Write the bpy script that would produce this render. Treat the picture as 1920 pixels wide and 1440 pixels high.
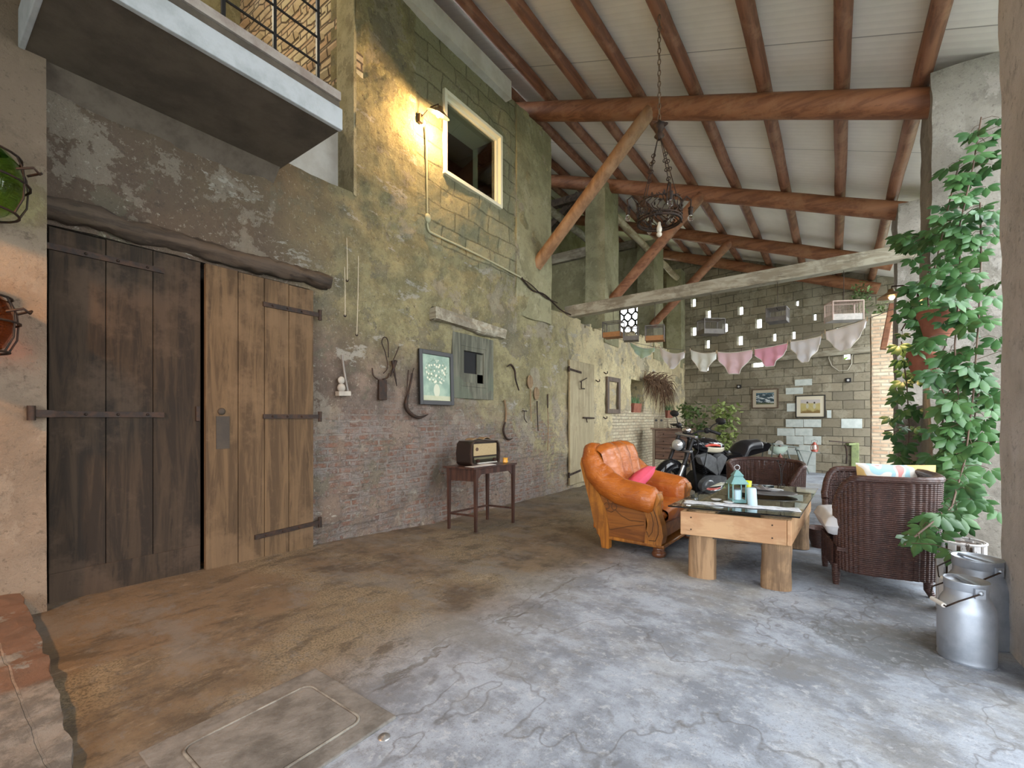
import bpy, math, random
from mathutils import Vector, Matrix, noise
random.seed(7)
PI = math.pi
for o in list(bpy.data.objects): bpy.data.objects.remove(o)
scn = bpy.context.scene
COL = scn.collection

# ------------------------------------------------------------------ camera
T = math.radians(35.85); F = 840.0; HY = 785.0; H = 1.2
CT, ST = math.cos(T), math.sin(T)
cd = bpy.data.cameras.new('camera'); cam = bpy.data.objects.new('camera', cd); COL.objects.link(cam)
cam.location = (0, 0, H); cam.rotation_euler = (PI/2, 0, T)
cd.sensor_fit = 'HORIZONTAL'; cd.sensor_width = 36; cd.lens = 36*F/1920
cd.shift_y = (HY-720)/1920; cd.clip_start = .05; cd.clip_end = 200
scn.camera = cam

# ------------------------------------------------------------------ light and exposure
scn.view_settings.view_transform = 'Standard'; scn.view_settings.look = 'None'
scn.view_settings.gamma = 1; scn.view_settings.use_curve_mapping = False
scn.view_settings.exposure = 0.72
w = bpy.data.worlds.new('sky'); scn.world = w; w.use_nodes = True
bg = w.node_tree.nodes['Background']; bg.inputs[0].default_value = (0.90, 0.95, 1.0, 1); bg.inputs[1].default_value = 5.0
def area(name, loc, rot, sx, sy, portal=True, power=0, color=(1, 1, 1)):
    l = bpy.data.lights.new(name, 'AREA'); l.shape = 'RECTANGLE'; l.size = sx; l.size_y = sy
    l.energy = power; l.color = color; l.cycles.is_portal = portal
    o = bpy.data.objects.new(name, l); COL.objects.link(o); o.location = loc; o.rotation_euler = rot
    return o
def sky_portal(name, y0, y1, z0, z1, x):      # faces -X, into the shed
    return area(name, (x, (y0+y1)/2, (z0+z1)/2), (0, PI/2, 0), z1-z0, y1-y0)
sky_portal('daylight_bay', 3.95, 6.25, -.1, 4.6, 1.5)
sky_portal('daylight_bay', .65, 3.0, 0, 4.6, 1.5)
sky_portal('daylight_bay', 7.05, 9.3, 1.4, 4.5, 1.5)
sky_portal('daylight_bay', 10.2, 12.1, -.1, 4.3, 1.5)
sky_portal('daylight_bay', 12.8, 15.0, -.3, 4.3, 1.5)
area('daylight_front', (-.55, -3.1, 1.6), (PI/2, 0, 0), 3.3, 3.2)
def added_bulb(loc, power, col=(1.0, .60, .28), size=.06):      # added bulb light outside the frame
    l = bpy.data.lights.new('bulb_light', 'POINT'); l.energy = power; l.color = col; l.shadow_soft_size = size
    o = bpy.data.objects.new('bulb_light', l); COL.objects.link(o); o.location = loc
sl = bpy.data.lights.new('added_lamp_spot', 'SPOT'); sl.energy = 170; sl.color = (1.0, .50, .19); sl.spot_size = 2.0; sl.spot_blend = .9; sl.shadow_soft_size = .08  # warm spot added for an unseen lamp, aimed at the door side
so = bpy.data.objects.new('added_lamp_spot', sl); COL.objects.link(so); so.location = (-2.9, -1.0, 2.7)
so.rotation_euler = (Vector((-3.7, .6, .6))-Vector((-2.9, -1.0, 2.7))).to_track_quat('-Z', 'Y').to_euler()
added_bulb((-5.4, 1.3, 5.9), 50, (1.0, .84, .55))  # warm light added to brighten the balcony alcove

# ------------------------------------------------------------------ place helpers
KN = [(-10, .02), (0, 0.0), (2, -.03), (4, -.14), (7, -.17), (11, -.18), (15, -.32), (20, -.4)]
def FZ(y):
    for (a, za), (b, zb) in zip(KN, KN[1:]):
        if y <= b:
            t = max(0, (y-a)/(b-a)); return za+(zb-za)*t
    return KN[-1][1]
def ray(px, py):
    u = (px-960)/F
    return Vector((CT*u-ST, ST*u+CT, (HY-py)/F))
O = Vector((0, 0, H))
def onx(px, py, x):                 # point of the plane x = const seen in that direction
    d = ray(px, py); return O+d*(x/d.x)
def ony(px, py, y):
    d = ray(px, py); return O+d*(y/d.y)
def depth(px, py, s): return O+ray(px, py)*s
def onfloor(px, py):
    d = ray(px, py); z = 0
    for i in range(40):
        s = (z-H)/d.z; z = FZ(d.y*s)
    return O+d*s
WX = -4.2                            # left wall
def wl(px, py, off=.03): return onx(px, py, WX+off)

# ------------------------------------------------------------------ mesh builder
class MB:
    DEF = None
    def __init__(s): s.v = []; s.f = []; s.sm = []; s.M = MB.DEF
    def add(s, vs, fs, smooth=False):
        n = len(s.v)
        for p in vs:
            p = Vector(p)
            s.v.append(s.M @ p if s.M else p)
        for f in fs: s.f.append([i+n for i in f]); s.sm.append(smooth)
        return s
    def box(s, c, size, rot=None):
        x, y, z = size[0]/2, size[1]/2, size[2]/2
        vs = [Vector(p) for p in ((-x,-y,-z),(x,-y,-z),(x,y,-z),(-x,y,-z),(-x,-y,z),(x,-y,z),(x,y,z),(-x,y,z))]
        if rot is not None:
            R = rot if isinstance(rot, Matrix) else Matrix.Rotation(rot, 3, 'Z')
            vs = [R @ p for p in vs]
        c = Vector(c)
        return s.add([p+c for p in vs], [(0,3,2,1),(4,5,6,7),(0,1,5,4),(1,2,6,5),(2,3,7,6),(3,0,4,7)])
    def bx(s, a, b):
        a = Vector(a); b = Vector(b); return s.box((a+b)/2, [abs(b[i]-a[i]) for i in range(3)])
    def bar(s, p, q, w, h, up=(0,0,1)):      # rectangular bar between two points
        p = Vector(p); q = Vector(q); d = (q-p); L = d.length; d.normalize()
        u = Vector(up)
        if abs(d.dot(u)) > .98: u = Vector((1,0,0))
        sd = d.cross(u).normalized(); u = sd.cross(d)
        R = Matrix((sd, d, u)).transposed()
        return s.box((p+q)/2, (w, L, h), R)
    def tube(s, path, rad, n=8, cap=True, closed=False, flat=1.0):
        P = [Vector(p) for p in path]; m = len(P)
        rs = rad if isinstance(rad, (list, tuple)) else [rad]*m
        rings = []; prev = None
        for i, p in enumerate(P):
            if closed: d = P[(i+1) % m]-P[i-1]
            else: d = P[min(i+1, m-1)]-P[max(i-1, 0)]
            if d.length < 1e-9: d = Vector((0,0,1))
            d.normalize()
            if prev is None:
                a = Vector((0,0,1)) if abs(d.z) < .9 else Vector((1,0,0))
                prev = (a-d*a.dot(d)).normalized()
            else:
                prev = prev-d*prev.dot(d)
                if prev.length < 1e-6: prev = Vector((1,0,0))-d*d.x
                prev.normalize()
            b = d.cross(prev)
            rings.append([p+(prev*math.cos(2*PI*k/n)*flat+b*math.sin(2*PI*k/n))*rs[i] for k in range(n)])
        vs = [v for r in rings for v in r]; fs = []
        mm = m if closed else m-1
        for i in range(mm):
            for k in range(n):
                j = (i+1) % m
                fs.append((i*n+k, i*n+(k+1) % n, j*n+(k+1) % n, j*n+k))
        s.add(vs, fs, True)
        if cap and not closed:
            s.add(rings[0], [tuple(reversed(range(n)))]); s.add(rings[-1], [tuple(range(n))])
        return s
    def cyl(s, p, q, r, r2=None, n=16, cap=True): return s.tube([p, q], [r, r if r2 is None else r2], n, cap)
    def lathe(s, prof, c=(0,0,0), n=24, sx=1, sy=1, smooth=True):
        c = Vector(c); vs = []; fs = []
        for (r, z) in prof:
            for k in range(n):
                a = 2*PI*k/n; vs.append(c+Vector((r*math.cos(a)*sx, r*math.sin(a)*sy, z)))
        for i in range(len(prof)-1):
            for k in range(n): fs.append((i*n+k, i*n+(k+1) % n, (i+1)*n+(k+1) % n, (i+1)*n+k))
        s.add(vs, fs, smooth)
        if prof[0][0] > 1e-4: s.add([vs[k] for k in range(n)], [tuple(reversed(range(n)))])
        if prof[-1][0] > 1e-4: s.add(vs[-n:], [tuple(range(n))])
        return s
    def ball(s, c, r, n=12, m=8, rot=None):
        c = Vector(c); r = (r,)*3 if not isinstance(r, (tuple, list)) else r; vs = []; fs = []
        for i in range(m+1):
            t = PI*i/m
            for k in range(n):
                a = 2*PI*k/n; p = Vector((r[0]*math.sin(t)*math.cos(a), r[1]*math.sin(t)*math.sin(a), r[2]*math.cos(t)))
                vs.append(c+(rot @ p if rot else p))
        for i in range(m):
            for k in range(n): fs.append((i*n+k, (i+1)*n+k, (i+1)*n+(k+1) % n, i*n+(k+1) % n))
        return s.add(vs, fs, True)
    def prism(s, poly, a, b, axis='y', smooth=False):      # polygon (2D) extruded from a to b along axis
        def P(u, v, w): return {'y': (u, w, v), 'x': (w, u, v), 'z': (u, v, w)}[axis]
        n = len(poly); A = [P(u, v, a) for u, v in poly]; B = [P(u, v, b) for u, v in poly]
        s.add(A, [tuple(range(n))]); s.add(B, [tuple(reversed(range(n)))])
        return s.add(A+B, [(i, i+n, (i+1) % n+n, (i+1) % n) for i in range(n)], smooth)
    def surf(s, fn, nu, nv, smooth=True, wrap=False):
        vs = [fn(i/nu, j/nv) for j in range(nv+1) for i in range(nu+1)]
        fs = [(j*(nu+1)+i, j*(nu+1)+i+1, (j+1)*(nu+1)+i+1, (j+1)*(nu+1)+i) for j in range(nv) for i in range(nu)]
        return s.add(vs, fs, smooth)
    def pillow(s, c, size, rot=None, n=14, p=.45):         # soft cushion: two bulged sheets meeting at the seam
        c = Vector(c); R = rot or Matrix.Identity(3)
        for sg in (1, -1):
            def fn(a, b):
                x = 2*a-1; y = 2*b-1
                h = (max(0, 1-x**4)*max(0, 1-y**4))**p
                k = 1-.05*(1-abs(x))*(abs(y)**3); k2 = 1-.05*(1-abs(y))*(abs(x)**3)
                q = Vector((x*size[0]/2*k2, y*size[1]/2*k, sg*h*size[2]/2))
                return c+R @ q
            s.surf(fn, n, n)
            if sg < 0:
                for i in range(1, n*n+1): s.f[-i].reverse()
        return s
    def jitter(s, a, sc=3.0, seed=0):
        for i, p in enumerate(s.v):
            q = p*sc+Vector((seed, seed*2, seed*3))
            s.v[i] = p+noise.noise_vector(q)*a
        return s
    def build(s, name, mat, parent=None, bevel=0, solid=0, sub=0, weld=False, seg=2):
        me = bpy.data.meshes.new(name); me.from_pydata([tuple(p) for p in s.v], [], s.f)
        me.polygons.foreach_set('use_smooth', s.sm)
        if isinstance(mat, (list, tuple)):
            for m in mat: me.materials.append(m)
        else: me.materials.append(mat)
        me.update()
        o = bpy.data.objects.new(name, me); COL.objects.link(o)
        if parent: o.parent = parent
        if weld:
            m = o.modifiers.new('weld', 'WELD'); m.merge_threshold = .0004
        if bevel:
            m = o.modifiers.new('bevel', 'BEVEL'); m.width = bevel; m.segments = seg; m.limit_method = 'ANGLE'; m.angle_limit = .6
        if solid:
            m = o.modifiers.new('solid', 'SOLIDIFY'); m.thickness = solid; m.offset = 0
        if sub:
            m = o.modifiers.new('sub', 'SUBSURF'); m.levels = sub; m.render_levels = sub
        return o
def tag(o, label, cat, group=None, kind=None):
    if label: o['label'] = label
    if cat: o['category'] = cat
    if group: o['group'] = group
    if kind: o['kind'] = kind
    return o
def thing(name, label, cat, loc=(0,0,0), rz=0, group=None):
    o = bpy.data.objects.new(name, None); COL.objects.link(o); o.empty_display_size = .1
    o.location = loc; o.rotation_euler = (0, 0, rz); return tag(o, label, cat, group)
def wmb(root):                       # builder whose input is in world coordinates, output local to root
    m = MB(); m.M = root.matrix_basis.inverted(); return m
def struct(o): o['kind'] = 'structure'; return o
def copy_tree(o, parent=None):
    c = o.copy(); COL.objects.link(c)
    if parent: c.parent = parent
    for ch in list(o.children): copy_tree(ch, c)
    return c
def frame_of(dirv, up=(0,0,1)):      # matrix with columns (side, dir, up)
    d = Vector(dirv).normalized(); u = Vector(up); sd = d.cross(u).normalized(); u = sd.cross(d)
    return Matrix((sd, d, u)).transposed()

# ------------------------------------------------------------------ materials
class NT:
    def __init__(s, name):
        s.m = bpy.data.materials.new(name); s.m.use_nodes = True; s.t = s.m.node_tree; s.n = s.t.nodes; s.l = s.t.links
        s.b = s.n['Principled BSDF']; s.co = s.n.new('ShaderNodeTexCoord').outputs['Object']
    def put(s, sock, val):
        if hasattr(val, 'links') or isinstance(val, bpy.types.NodeSocket): s.l.new(val, sock)
        else:
            if isinstance(val, tuple) and len(val) == 3 and sock.type == 'RGBA': val = val+(1,)
            sock.default_value = val
    def map(s, scale=(1,1,1), loc=(0,0,0), rot=(0,0,0), vec=None):
        n = s.n.new('ShaderNodeMapping'); s.put(n.inputs['Vector'], vec or s.co)
        n.inputs['Scale'].default_value = scale; n.inputs['Location'].default_value = loc; n.inputs['Rotation'].default_value = rot
        return n.outputs[0]
    def noise(s, scale=5, detail=6, rough=.6, vec=None, dist=0, col=False):
        n = s.n.new('ShaderNodeTexNoise'); s.put(n.inputs['Vector'], vec or s.co)
        n.inputs['Scale'].default_value = scale; n.inputs['Detail'].default_value = detail
        n.inputs['Roughness'].default_value = rough; n.inputs['Distortion'].default_value = dist
        return n.outputs[1 if col else 0]
    def voro(s, scale=10, vec=None, feature='F1'):
        n = s.n.new('ShaderNodeTexVoronoi'); s.put(n.inputs['Vector'], vec or s.co); n.inputs['Scale'].default_value = scale
        n.feature = feature; return n.outputs['Distance']
    def wave(s, scale=5, dist=1, detail=2, vec=None, dir='X', ds=1):
        n = s.n.new('ShaderNodeTexWave'); s.put(n.inputs['Vector'], vec or s.co); n.bands_direction = dir
        n.inputs['Scale'].default_value = scale; n.inputs['Distortion'].default_value = dist; n.inputs['Detail'].default_value = detail
        n.inputs['Detail Scale'].default_value = ds
        return n.outputs[1]
    def ramp(s, fac, lo, hi):         # smooth 0..1 between lo and hi
        n = s.n.new('ShaderNodeMapRange'); n.interpolation_type = 'SMOOTHSTEP'; s.put(n.inputs[0], fac)
        n.inputs[1].default_value = lo; n.inputs[2].default_value = hi; return n.outputs[0]
    def mix(s, fac, a, b, mode='MIX'):
        n = s.n.new('ShaderNodeMix'); n.data_type = 'RGBA'; n.blend_type = mode
        s.put(n.inputs[0], fac); s.put(n.inputs[6], a); s.put(n.inputs[7], b); return n.outputs[2]
    def math(s, op, a, b=0.0, c=0.0):
        n = s.n.new('ShaderNodeMath'); n.operation = op; s.put(n.inputs[0], a); s.put(n.inputs[1], b)
        if len(n.inputs) > 2: s.put(n.inputs[2], c)
        return n.outputs[0]
    def xyz(s, vec=None):
        n = s.n.new('ShaderNodeSeparateXYZ'); s.put(n.inputs[0], vec or s.co); return n.outputs
    def comb(s, x=0.0, y=0.0, z=0.0):
        n = s.n.new('ShaderNodeCombineXYZ')
        for i, q in enumerate((x, y, z)): s.put(n.inputs[i], q)
        return n.outputs[0]
    def brick(s, vec, bw, bh, mortar, c1, c2, cm, off=.5, bias=0, smooth=.3):
        n = s.n.new('ShaderNodeTexBrick'); s.put(n.inputs['Vector'], vec); n.offset = off
        n.inputs['Scale'].default_value = 1; n.inputs['Brick Width'].default_value = bw; n.inputs['Row Height'].default_value = bh
        n.inputs['Mortar Size'].default_value = mortar; n.inputs['Mortar Smooth'].default_value = smooth; n.inputs['Bias'].default_value = bias
        s.put(n.inputs['Color1'], c1); s.put(n.inputs['Color2'], c2); s.put(n.inputs['Mortar'], cm)
        return n.outputs['Color'], n.outputs['Fac']
    def bump(s, h, strength=.3, dist=.02, prev=None):
        n = s.n.new('ShaderNodeBump'); n.inputs['Strength'].default_value = strength; n.inputs['Distance'].default_value = dist
        s.put(n.inputs['Height'], h)
        if prev: s.l.new(prev, n.inputs['Normal'])
        return n.outputs[0]
    def out(s, color=None, rough=.7, metal=0, normal=None, **kw):
        if color is not None: s.put(s.b.inputs['Base Color'], color)
        s.put(s.b.inputs['Roughness'], rough); s.b.inputs['Metallic'].default_value = metal
        if normal: s.l.new(normal, s.b.inputs['Normal'])
        for k, v in kw.items(): s.put(s.b.inputs[k.replace('_', ' ')], v)
        return s.m
def lerp3(c, k): return tuple(min(1, x*k) for x in c)
def mottle(name, c, c2=None, sc=6, rough=.7, metal=0, bump=.15, bsc=40, bd=.005, **kw):
    t = NT(name); c2 = c2 or lerp3(c, .65)
    col = t.mix(t.ramp(t.noise(sc, 5, .65), .35, .68), c, c2)
    return t.out(col, rough, metal, t.bump(t.noise(bsc, 4, .6), bump, bd) if bump else None, **kw)
def wood(name, c, c2, axis='x', sc=1.0, rough=.6, bump=.3, c3=None, coat=0):
    t = NT(name); k = {'x': (1.2, 14, 14), 'y': (14, 1.2, 14), 'z': (14, 14, 1.2)}[axis]
    v = t.map(tuple(q*sc for q in k))
    n = t.noise(1.6, 8, .65, v, .6)
    col = t.mix(t.ramp(n, .40, .60), c, c2)
    col = t.mix(t.math('MULTIPLY', t.ramp(t.noise(2.6, 8, .75, v, .3), .58, .66), .55), col, lerp3(c2, .45))
    if c3: col = t.mix(t.math('MULTIPLY', t.ramp(t.noise(1.6, 6, .7), .48, .60), .6), col, c3)
    return t.out(col, rough, 0, t.bump(n, bump, .01), Coat_Weight=coat)
def plain(name, c, rough=.5, metal=0, **kw): return NT(name).out(c, rough, metal, None, **kw)

# --- left wall: peeling plaster over rubble brick, block infill high up, limewash at the far end
def left_wall_mat():
    t = NT('old_plaster_wall'); x, y, z = t.xyz()
    wv = t.mix(.03, t.comb(y, z, x), t.noise(4, 3, .6, None, 0, True), 'ADD')
    N = lambda sc, d=6, r=.7, off=(0,0,0), st=(1,1,1): t.noise(sc, d, r, t.map(st, off))
    M = lambda *a: t.math('MULTIPLY', a[0], a[1]) if len(a) == 2 else t.math('MULTIPLY', a[0], t.math('MULTIPLY', a[1], a[2]))
    n1 = N(.9, 8, .65, (3,1,7)); n2 = N(3.2, 9, .75); n3 = N(13, 8, .75, (2,0,5)); n4 = N(1.6, 9, .72, (9,4,2)); n5 = N(42, 5, .75); n6 = N(6.5, 9, .78, (5,5,1))
    near = t.ramp(t.math('ADD', y, n1), 3.9, 2.2)  # wall colour darkened towards the door in place of dimmer light
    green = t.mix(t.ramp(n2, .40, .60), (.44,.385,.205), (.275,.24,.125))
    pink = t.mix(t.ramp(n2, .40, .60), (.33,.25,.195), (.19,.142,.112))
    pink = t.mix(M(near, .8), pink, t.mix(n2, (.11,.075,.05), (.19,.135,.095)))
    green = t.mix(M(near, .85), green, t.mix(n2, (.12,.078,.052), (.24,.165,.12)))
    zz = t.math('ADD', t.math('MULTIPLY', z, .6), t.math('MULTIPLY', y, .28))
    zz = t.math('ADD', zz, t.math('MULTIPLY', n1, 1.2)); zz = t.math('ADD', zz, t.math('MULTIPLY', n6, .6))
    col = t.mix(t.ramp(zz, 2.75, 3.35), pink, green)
    far = t.ramp(t.math('ADD', y, t.math('MULTIPLY', n1, 2.5)), 8.0, 10.0)
    col = t.mix(far, col, t.mix(t.ramp(n4, .40, .62), (.84,.72,.43), (.62,.50,.29)))
    # flaked layers with crisp edges
    fl1 = t.ramp(N(1.3, 10, .70, (1,5,3)), .545, .560); col = t.mix(M(fl1, .55), col, t.mix(n3, (.50,.44,.35), (.36,.31,.24)))
    fl2 = t.ramp(N(1.0, 9, .66, (6,2,8)), .585, .595); col = t.mix(M(fl2, .6), col, t.mix(n3, (.25,.225,.155), (.17,.155,.11)))
    fl3 = t.ramp(N(2.4, 10, .72, (8,8,1), (1,.6,1.6)), .60, .615); col = t.mix(M(fl3, .7), col, (.58,.54,.46))
    # exposed bricks low down, smeared with mortar
    bc, bf = t.brick(wv, .25, .07, .014, (.33,.145,.09), (.22,.12,.09), (.36,.31,.27))
    low = t.ramp(t.math('SUBTRACT', z, M(n1, 1.6)), .9, .1)
    bm = M(t.math('MAXIMUM', t.ramp(n4, .50, .53), M(low, t.ramp(n2, .45, .55))), low, t.math('SUBTRACT', 1.0, far))
    col = t.mix(M(bm, .75), col, t.mix(t.ramp(n6, .42, .56), bc, t.mix(n3, (.44,.39,.36), (.25,.21,.19))))
    lb, lf = t.brick(wv, .26, .075, .010, (.86,.78,.57), (.72,.58,.39), (.42,.34,.23))
    lm = M(t.ramp(t.math('SUBTRACT', y, n1), 9.1, 9.4), t.ramp(t.math('ADD', z, n4), 2.0, 1.85))
    col = t.mix(M(lm, .9), col, t.mix(M(t.ramp(n6, .5, .6), .4), lb, (.70,.60,.42)))
    # concrete block infill
    kc, kf = t.brick(wv, .5, .25, .012, (.41,.385,.235), (.30,.285,.165), (.19,.18,.105))
    ny = t.math('ADD', y, M(n2, .15)); nz = t.math('ADD', z, M(n4, .9))
    km = M(t.ramp(ny, 3.85, 3.89), t.ramp(ny, 5.98, 5.95), t.ramp(nz, 3.8, 3.92))
    col = t.mix(M(km, .9), col, t.mix(M(t.ramp(n6, .52, .60), .5), kc, (.40,.37,.24)))
    # pit shade put into the colour as dark noise, pale grit, run-off streaks
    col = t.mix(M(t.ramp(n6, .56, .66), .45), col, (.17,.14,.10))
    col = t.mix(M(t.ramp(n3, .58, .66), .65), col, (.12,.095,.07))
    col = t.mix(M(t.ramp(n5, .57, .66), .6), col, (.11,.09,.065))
    col = t.mix(M(t.ramp(N(28, 6, .8, (4,4,4)), .57, .65), .55), col, (.62,.57,.46))
    col = t.mix(M(t.ramp(N(5, 6, .7, (2,9,0), (1,1,.18)), .56, .68), .35), col, (.19,.165,.115))
    h = t.math('ADD', M(n2, .9), M(n3, .7)); h = t.math('SUBTRACT', h, M(fl1, .10)); h = t.math('SUBTRACT', h, M(fl2, .12)); h = t.math('ADD', h, M(fl3, .08))
    h = t.math('SUBTRACT', h, M(bf, bm, .4)); h = t.math('SUBTRACT', h, M(kf, km, .4)); h = t.math('SUBTRACT', h, M(lf, lm, .35)); h = t.math('ADD', h, M(n6, .5))
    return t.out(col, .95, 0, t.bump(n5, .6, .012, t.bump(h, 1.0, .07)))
def block_mat():
    t = NT('concrete_block_wall'); x, y, z = t.xyz()
    n1 = t.noise(.9, 8, .7); n2 = t.noise(4.5, 9, .78); n3 = t.noise(20, 6, .78); n4 = t.noise(1.7, 8, .72, t.map((1,1,1), (5,5,5)))
    v = t.mix(.035, t.comb(x, z, 0.0), t.noise(2.5, 4, .7, None, 0, True), 'ADD')
    c, f = t.brick(v, .47, .245, .011, (.33,.285,.20), (.205,.18,.13), (.105,.09,.062), .5, 0, .5)
    c = t.mix(t.math('MULTIPLY', t.ramp(n1, .44, .58), .55), c, (.20,.17,.115))
    c = t.mix(t.math('MULTIPLY', t.ramp(n4, .53, .58), .35), c, (.46,.42,.32))
    c = t.mix(t.math('MULTIPLY', t.ramp(n2, .53, .62), .55), c, (.15,.13,.09))
    c = t.mix(t.math('MULTIPLY', t.ramp(n3, .55, .65), .5), c, (.14,.12,.085))
    h = t.math('SUBTRACT', t.math('ADD', t.math('MULTIPLY', n2, .5), t.math('MULTIPLY', n3, .4)), t.math('MULTIPLY', f, .7))
    return t.out(c, .95, 0, t.bump(h, .9, .03))
def floor_mat():
    t = NT('worn_concrete_floor'); x, y, z = t.xyz()
    n1 = t.noise(.8, 8, .62, t.map((1,1,1), (2,3,0))); n2 = t.noise(2.6, 8, .7); n3 = t.noise(22, 6, .7); n5 = t.noise(90, 3, .7)
    grey = t.mix(t.ramp(n2, .40, .60), (.335,.37,.425), (.18,.197,.228))
    grey = t.mix(t.math('MULTIPLY', t.ramp(n1, .5, .68), .6), grey, (.34,.32,.27))
    dirt = t.mix(t.ramp(n2, .38, .62), (.17,.125,.08), (.085,.062,.042))
    gravel = t.mix(t.ramp(n5, .45, .6), (.23,.185,.12), (.10,.08,.052))
    edge = t.math('ADD', x, t.math('MULTIPLY', n1, .9))
    col = t.mix(t.ramp(edge, -1.75, -1.0), t.mix(t.ramp(n1, .42, .55), dirt, gravel), grey)
    # pale cement apron before the big door
    ap = t.math('MULTIPLY', t.ramp(t.math('ADD', x, t.math('MULTIPLY', n2, .35)), -2.72, -2.8), t.ramp(t.math('ADD', y, n1), 2.4, 2.2))
    col = t.mix(t.math('MULTIPLY', ap, .8), col, t.mix(t.ramp(n2, .4, .7), (.16,.11,.068), (.10,.07,.043)))
    # dark stain by the wicker chair
    dx = t.math('MULTIPLY', t.math('SUBTRACT', x, .18), 2.4); dy = t.math('MULTIPLY', t.math('SUBTRACT', y, 3.38), 2.1)
    r = t.math('ADD', t.math('MULTIPLY', dx, dx), t.math('MULTIPLY', dy, dy))
    r = t.math('ADD', r, t.math('MULTIPLY', t.noise(6, 8, .75, t.map((2,1,1))), 2.0))
    col = t.mix(t.math('MULTIPLY', t.ramp(r, 1.6, 1.35), .75), col, (.13,.14,.145))
    col = t.mix(t.math('MULTIPLY', t.ramp(n3, .54, .64), t.math('MULTIPLY', t.ramp(edge, -1.6, -.7), .45)), col, (.50,.51,.53))
    col = t.mix(t.math('MULTIPLY', t.ramp(t.noise(11, 9, .8, t.map((1,1,1),(2,8,3))), .54, .62), .5), col, (.15,.15,.15))
    col = t.mix(t.math('MULTIPLY', t.ramp(t.noise(140, 3, .8), .56, .66), .4), col, (.09,.085,.08))
    col = t.mix(t.math('MULTIPLY', t.ramp(t.noise(5, 8, .8, t.map((1,1,1),(7,7,7))), .58, .7), .6), col, (.13,.125,.115))
    crk = t.math('MULTIPLY', t.ramp(t.math('ABSOLUTE', t.math('ADD', edge, t.math('ADD', 1.18, t.math('MULTIPLY', n2, .12)))), .022, .004), t.ramp(t.noise(2.2, 3, .6), .42, .5))
    col = t.mix(t.math('MULTIPLY', crk, .6), col, (.10,.095,.085))
    lf = t.math('MULTIPLY', t.ramp(edge, -1.0, -1.5), .65)
    col = t.mix(t.math('MULTIPLY', lf, t.ramp(t.noise(3.0, 10, .8, t.map((1.6,.7,1),(1,5,2),(0,0,.3))), .52, .60)), col, (.055,.042,.03))
    col = t.mix(t.math('MULTIPLY', lf, t.ramp(t.noise(4.0, 10, .82, t.map((1.5,.6,1),(9,2,2),(0,0,.2))), .56, .66)), col, (.33,.27,.19))
    ln = t.ramp(t.math('ABSOLUTE', t.math('SUBTRACT', t.noise(.55, 5, .62, t.map((1.4,.8,1),(3,7,0))), .5)), .006, .0)
    col = t.mix(t.math('MULTIPLY', ln, .45), col, (.07,.06,.05))
    col = t.mix(t.math('MULTIPLY', t.ramp(t.noise(1.7, 9, .78, t.map((.55,1,1),(4,9,1),(0,0,.5))), .50, .62), .55), col, (.17,.165,.155))
    col = t.mix(t.math('MULTIPLY', t.ramp(t.noise(60, 4, .75), .57, .66), .35), col, (.12,.115,.105))
    h = t.math('ADD', t.math('MULTIPLY', n3, .3), n2); h = t.math('SUBTRACT', h, t.math('MULTIPLY', crk, .5))
    h = t.math('ADD', h, t.math('MULTIPLY', n5, .12))
    return t.out(col, t.mix(n2, (.45,.45,.45), (.85,.85,.85)), 0, t.bump(h, .45, .02))
def ceil_mat():
    t = NT('insulated_roof_panel'); x, y, z = t.xyz()
    m = t.math('ABSOLUTE', t.math('SUBTRACT', t.math('FRACT', t.math('DIVIDE', t.math('SUBTRACT', y, 5.93), 2.45)), .5))
    seam = t.ramp(m, .4955, .4985)
    rib = t.math('SINE', t.math('MULTIPLY', y, 62.8))
    c = t.mix(t.ramp(t.noise(1.2, 5, .6), .35, .7), (.84,.79,.70), (.74,.69,.60))
    c = t.mix(t.math('MULTIPLY', t.ramp(rib, .7, 1), .12), c, (.45,.42,.37))
    c = t.mix(t.math('MULTIPLY', seam, .7), c, (.18,.16,.13))
    return t.out(c, .6, 0, t.bump(rib, .15, .005))
def stone_mat(name, c1, c2, c3, sc=1.0):
    t = NT(name)
    n1 = t.noise(1.4*sc, 9, .72); n2 = t.noise(6*sc, 9, .78, t.map((1,1,1), (3,3,3))); n3 = t.noise(34*sc, 5, .75); n4 = t.noise(1.9*sc, 9, .7, t.map((1,1,.7), (7,1,4)))
    col = t.mix(t.ramp(n1, .43, .58), c1, c2)
    col = t.mix(t.math('MULTIPLY', t.ramp(n4, .55, .57), .55), col, c3)
    col = t.mix(t.math('MULTIPLY', t.ramp(n2, .54, .64), .5), col, lerp3(c2, .6))
    col = t.mix(t.math('MULTIPLY', t.ramp(n3, .57, .68), .6), col, lerp3(c2, .4))
    return t.out(col, .95, 0, t.bump(n3, .5, .01, t.bump(t.math('ADD', n2, n1), 1.0, .06)))
def brick_mat(name, c1, c2, cm, bw=.27, bh=.075, axis='x'):
    t = NT(name); x, y, z = t.xyz()
    v = t.comb(t.math('ADD', x, y), z, 0.0)
    c, f = t.brick(v, bw, bh, .013, c1, c2, cm)
    n = t.noise(9, 6, .7)
    c = t.mix(t.math('MULTIPLY', t.ramp(n, .45, .7), .45), c, lerp3(c2, .6))
    return t.out(c, .95, 0, t.bump(t.math('SUBTRACT', t.math('MULTIPLY', n, .6), f), .9, .03))

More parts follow.
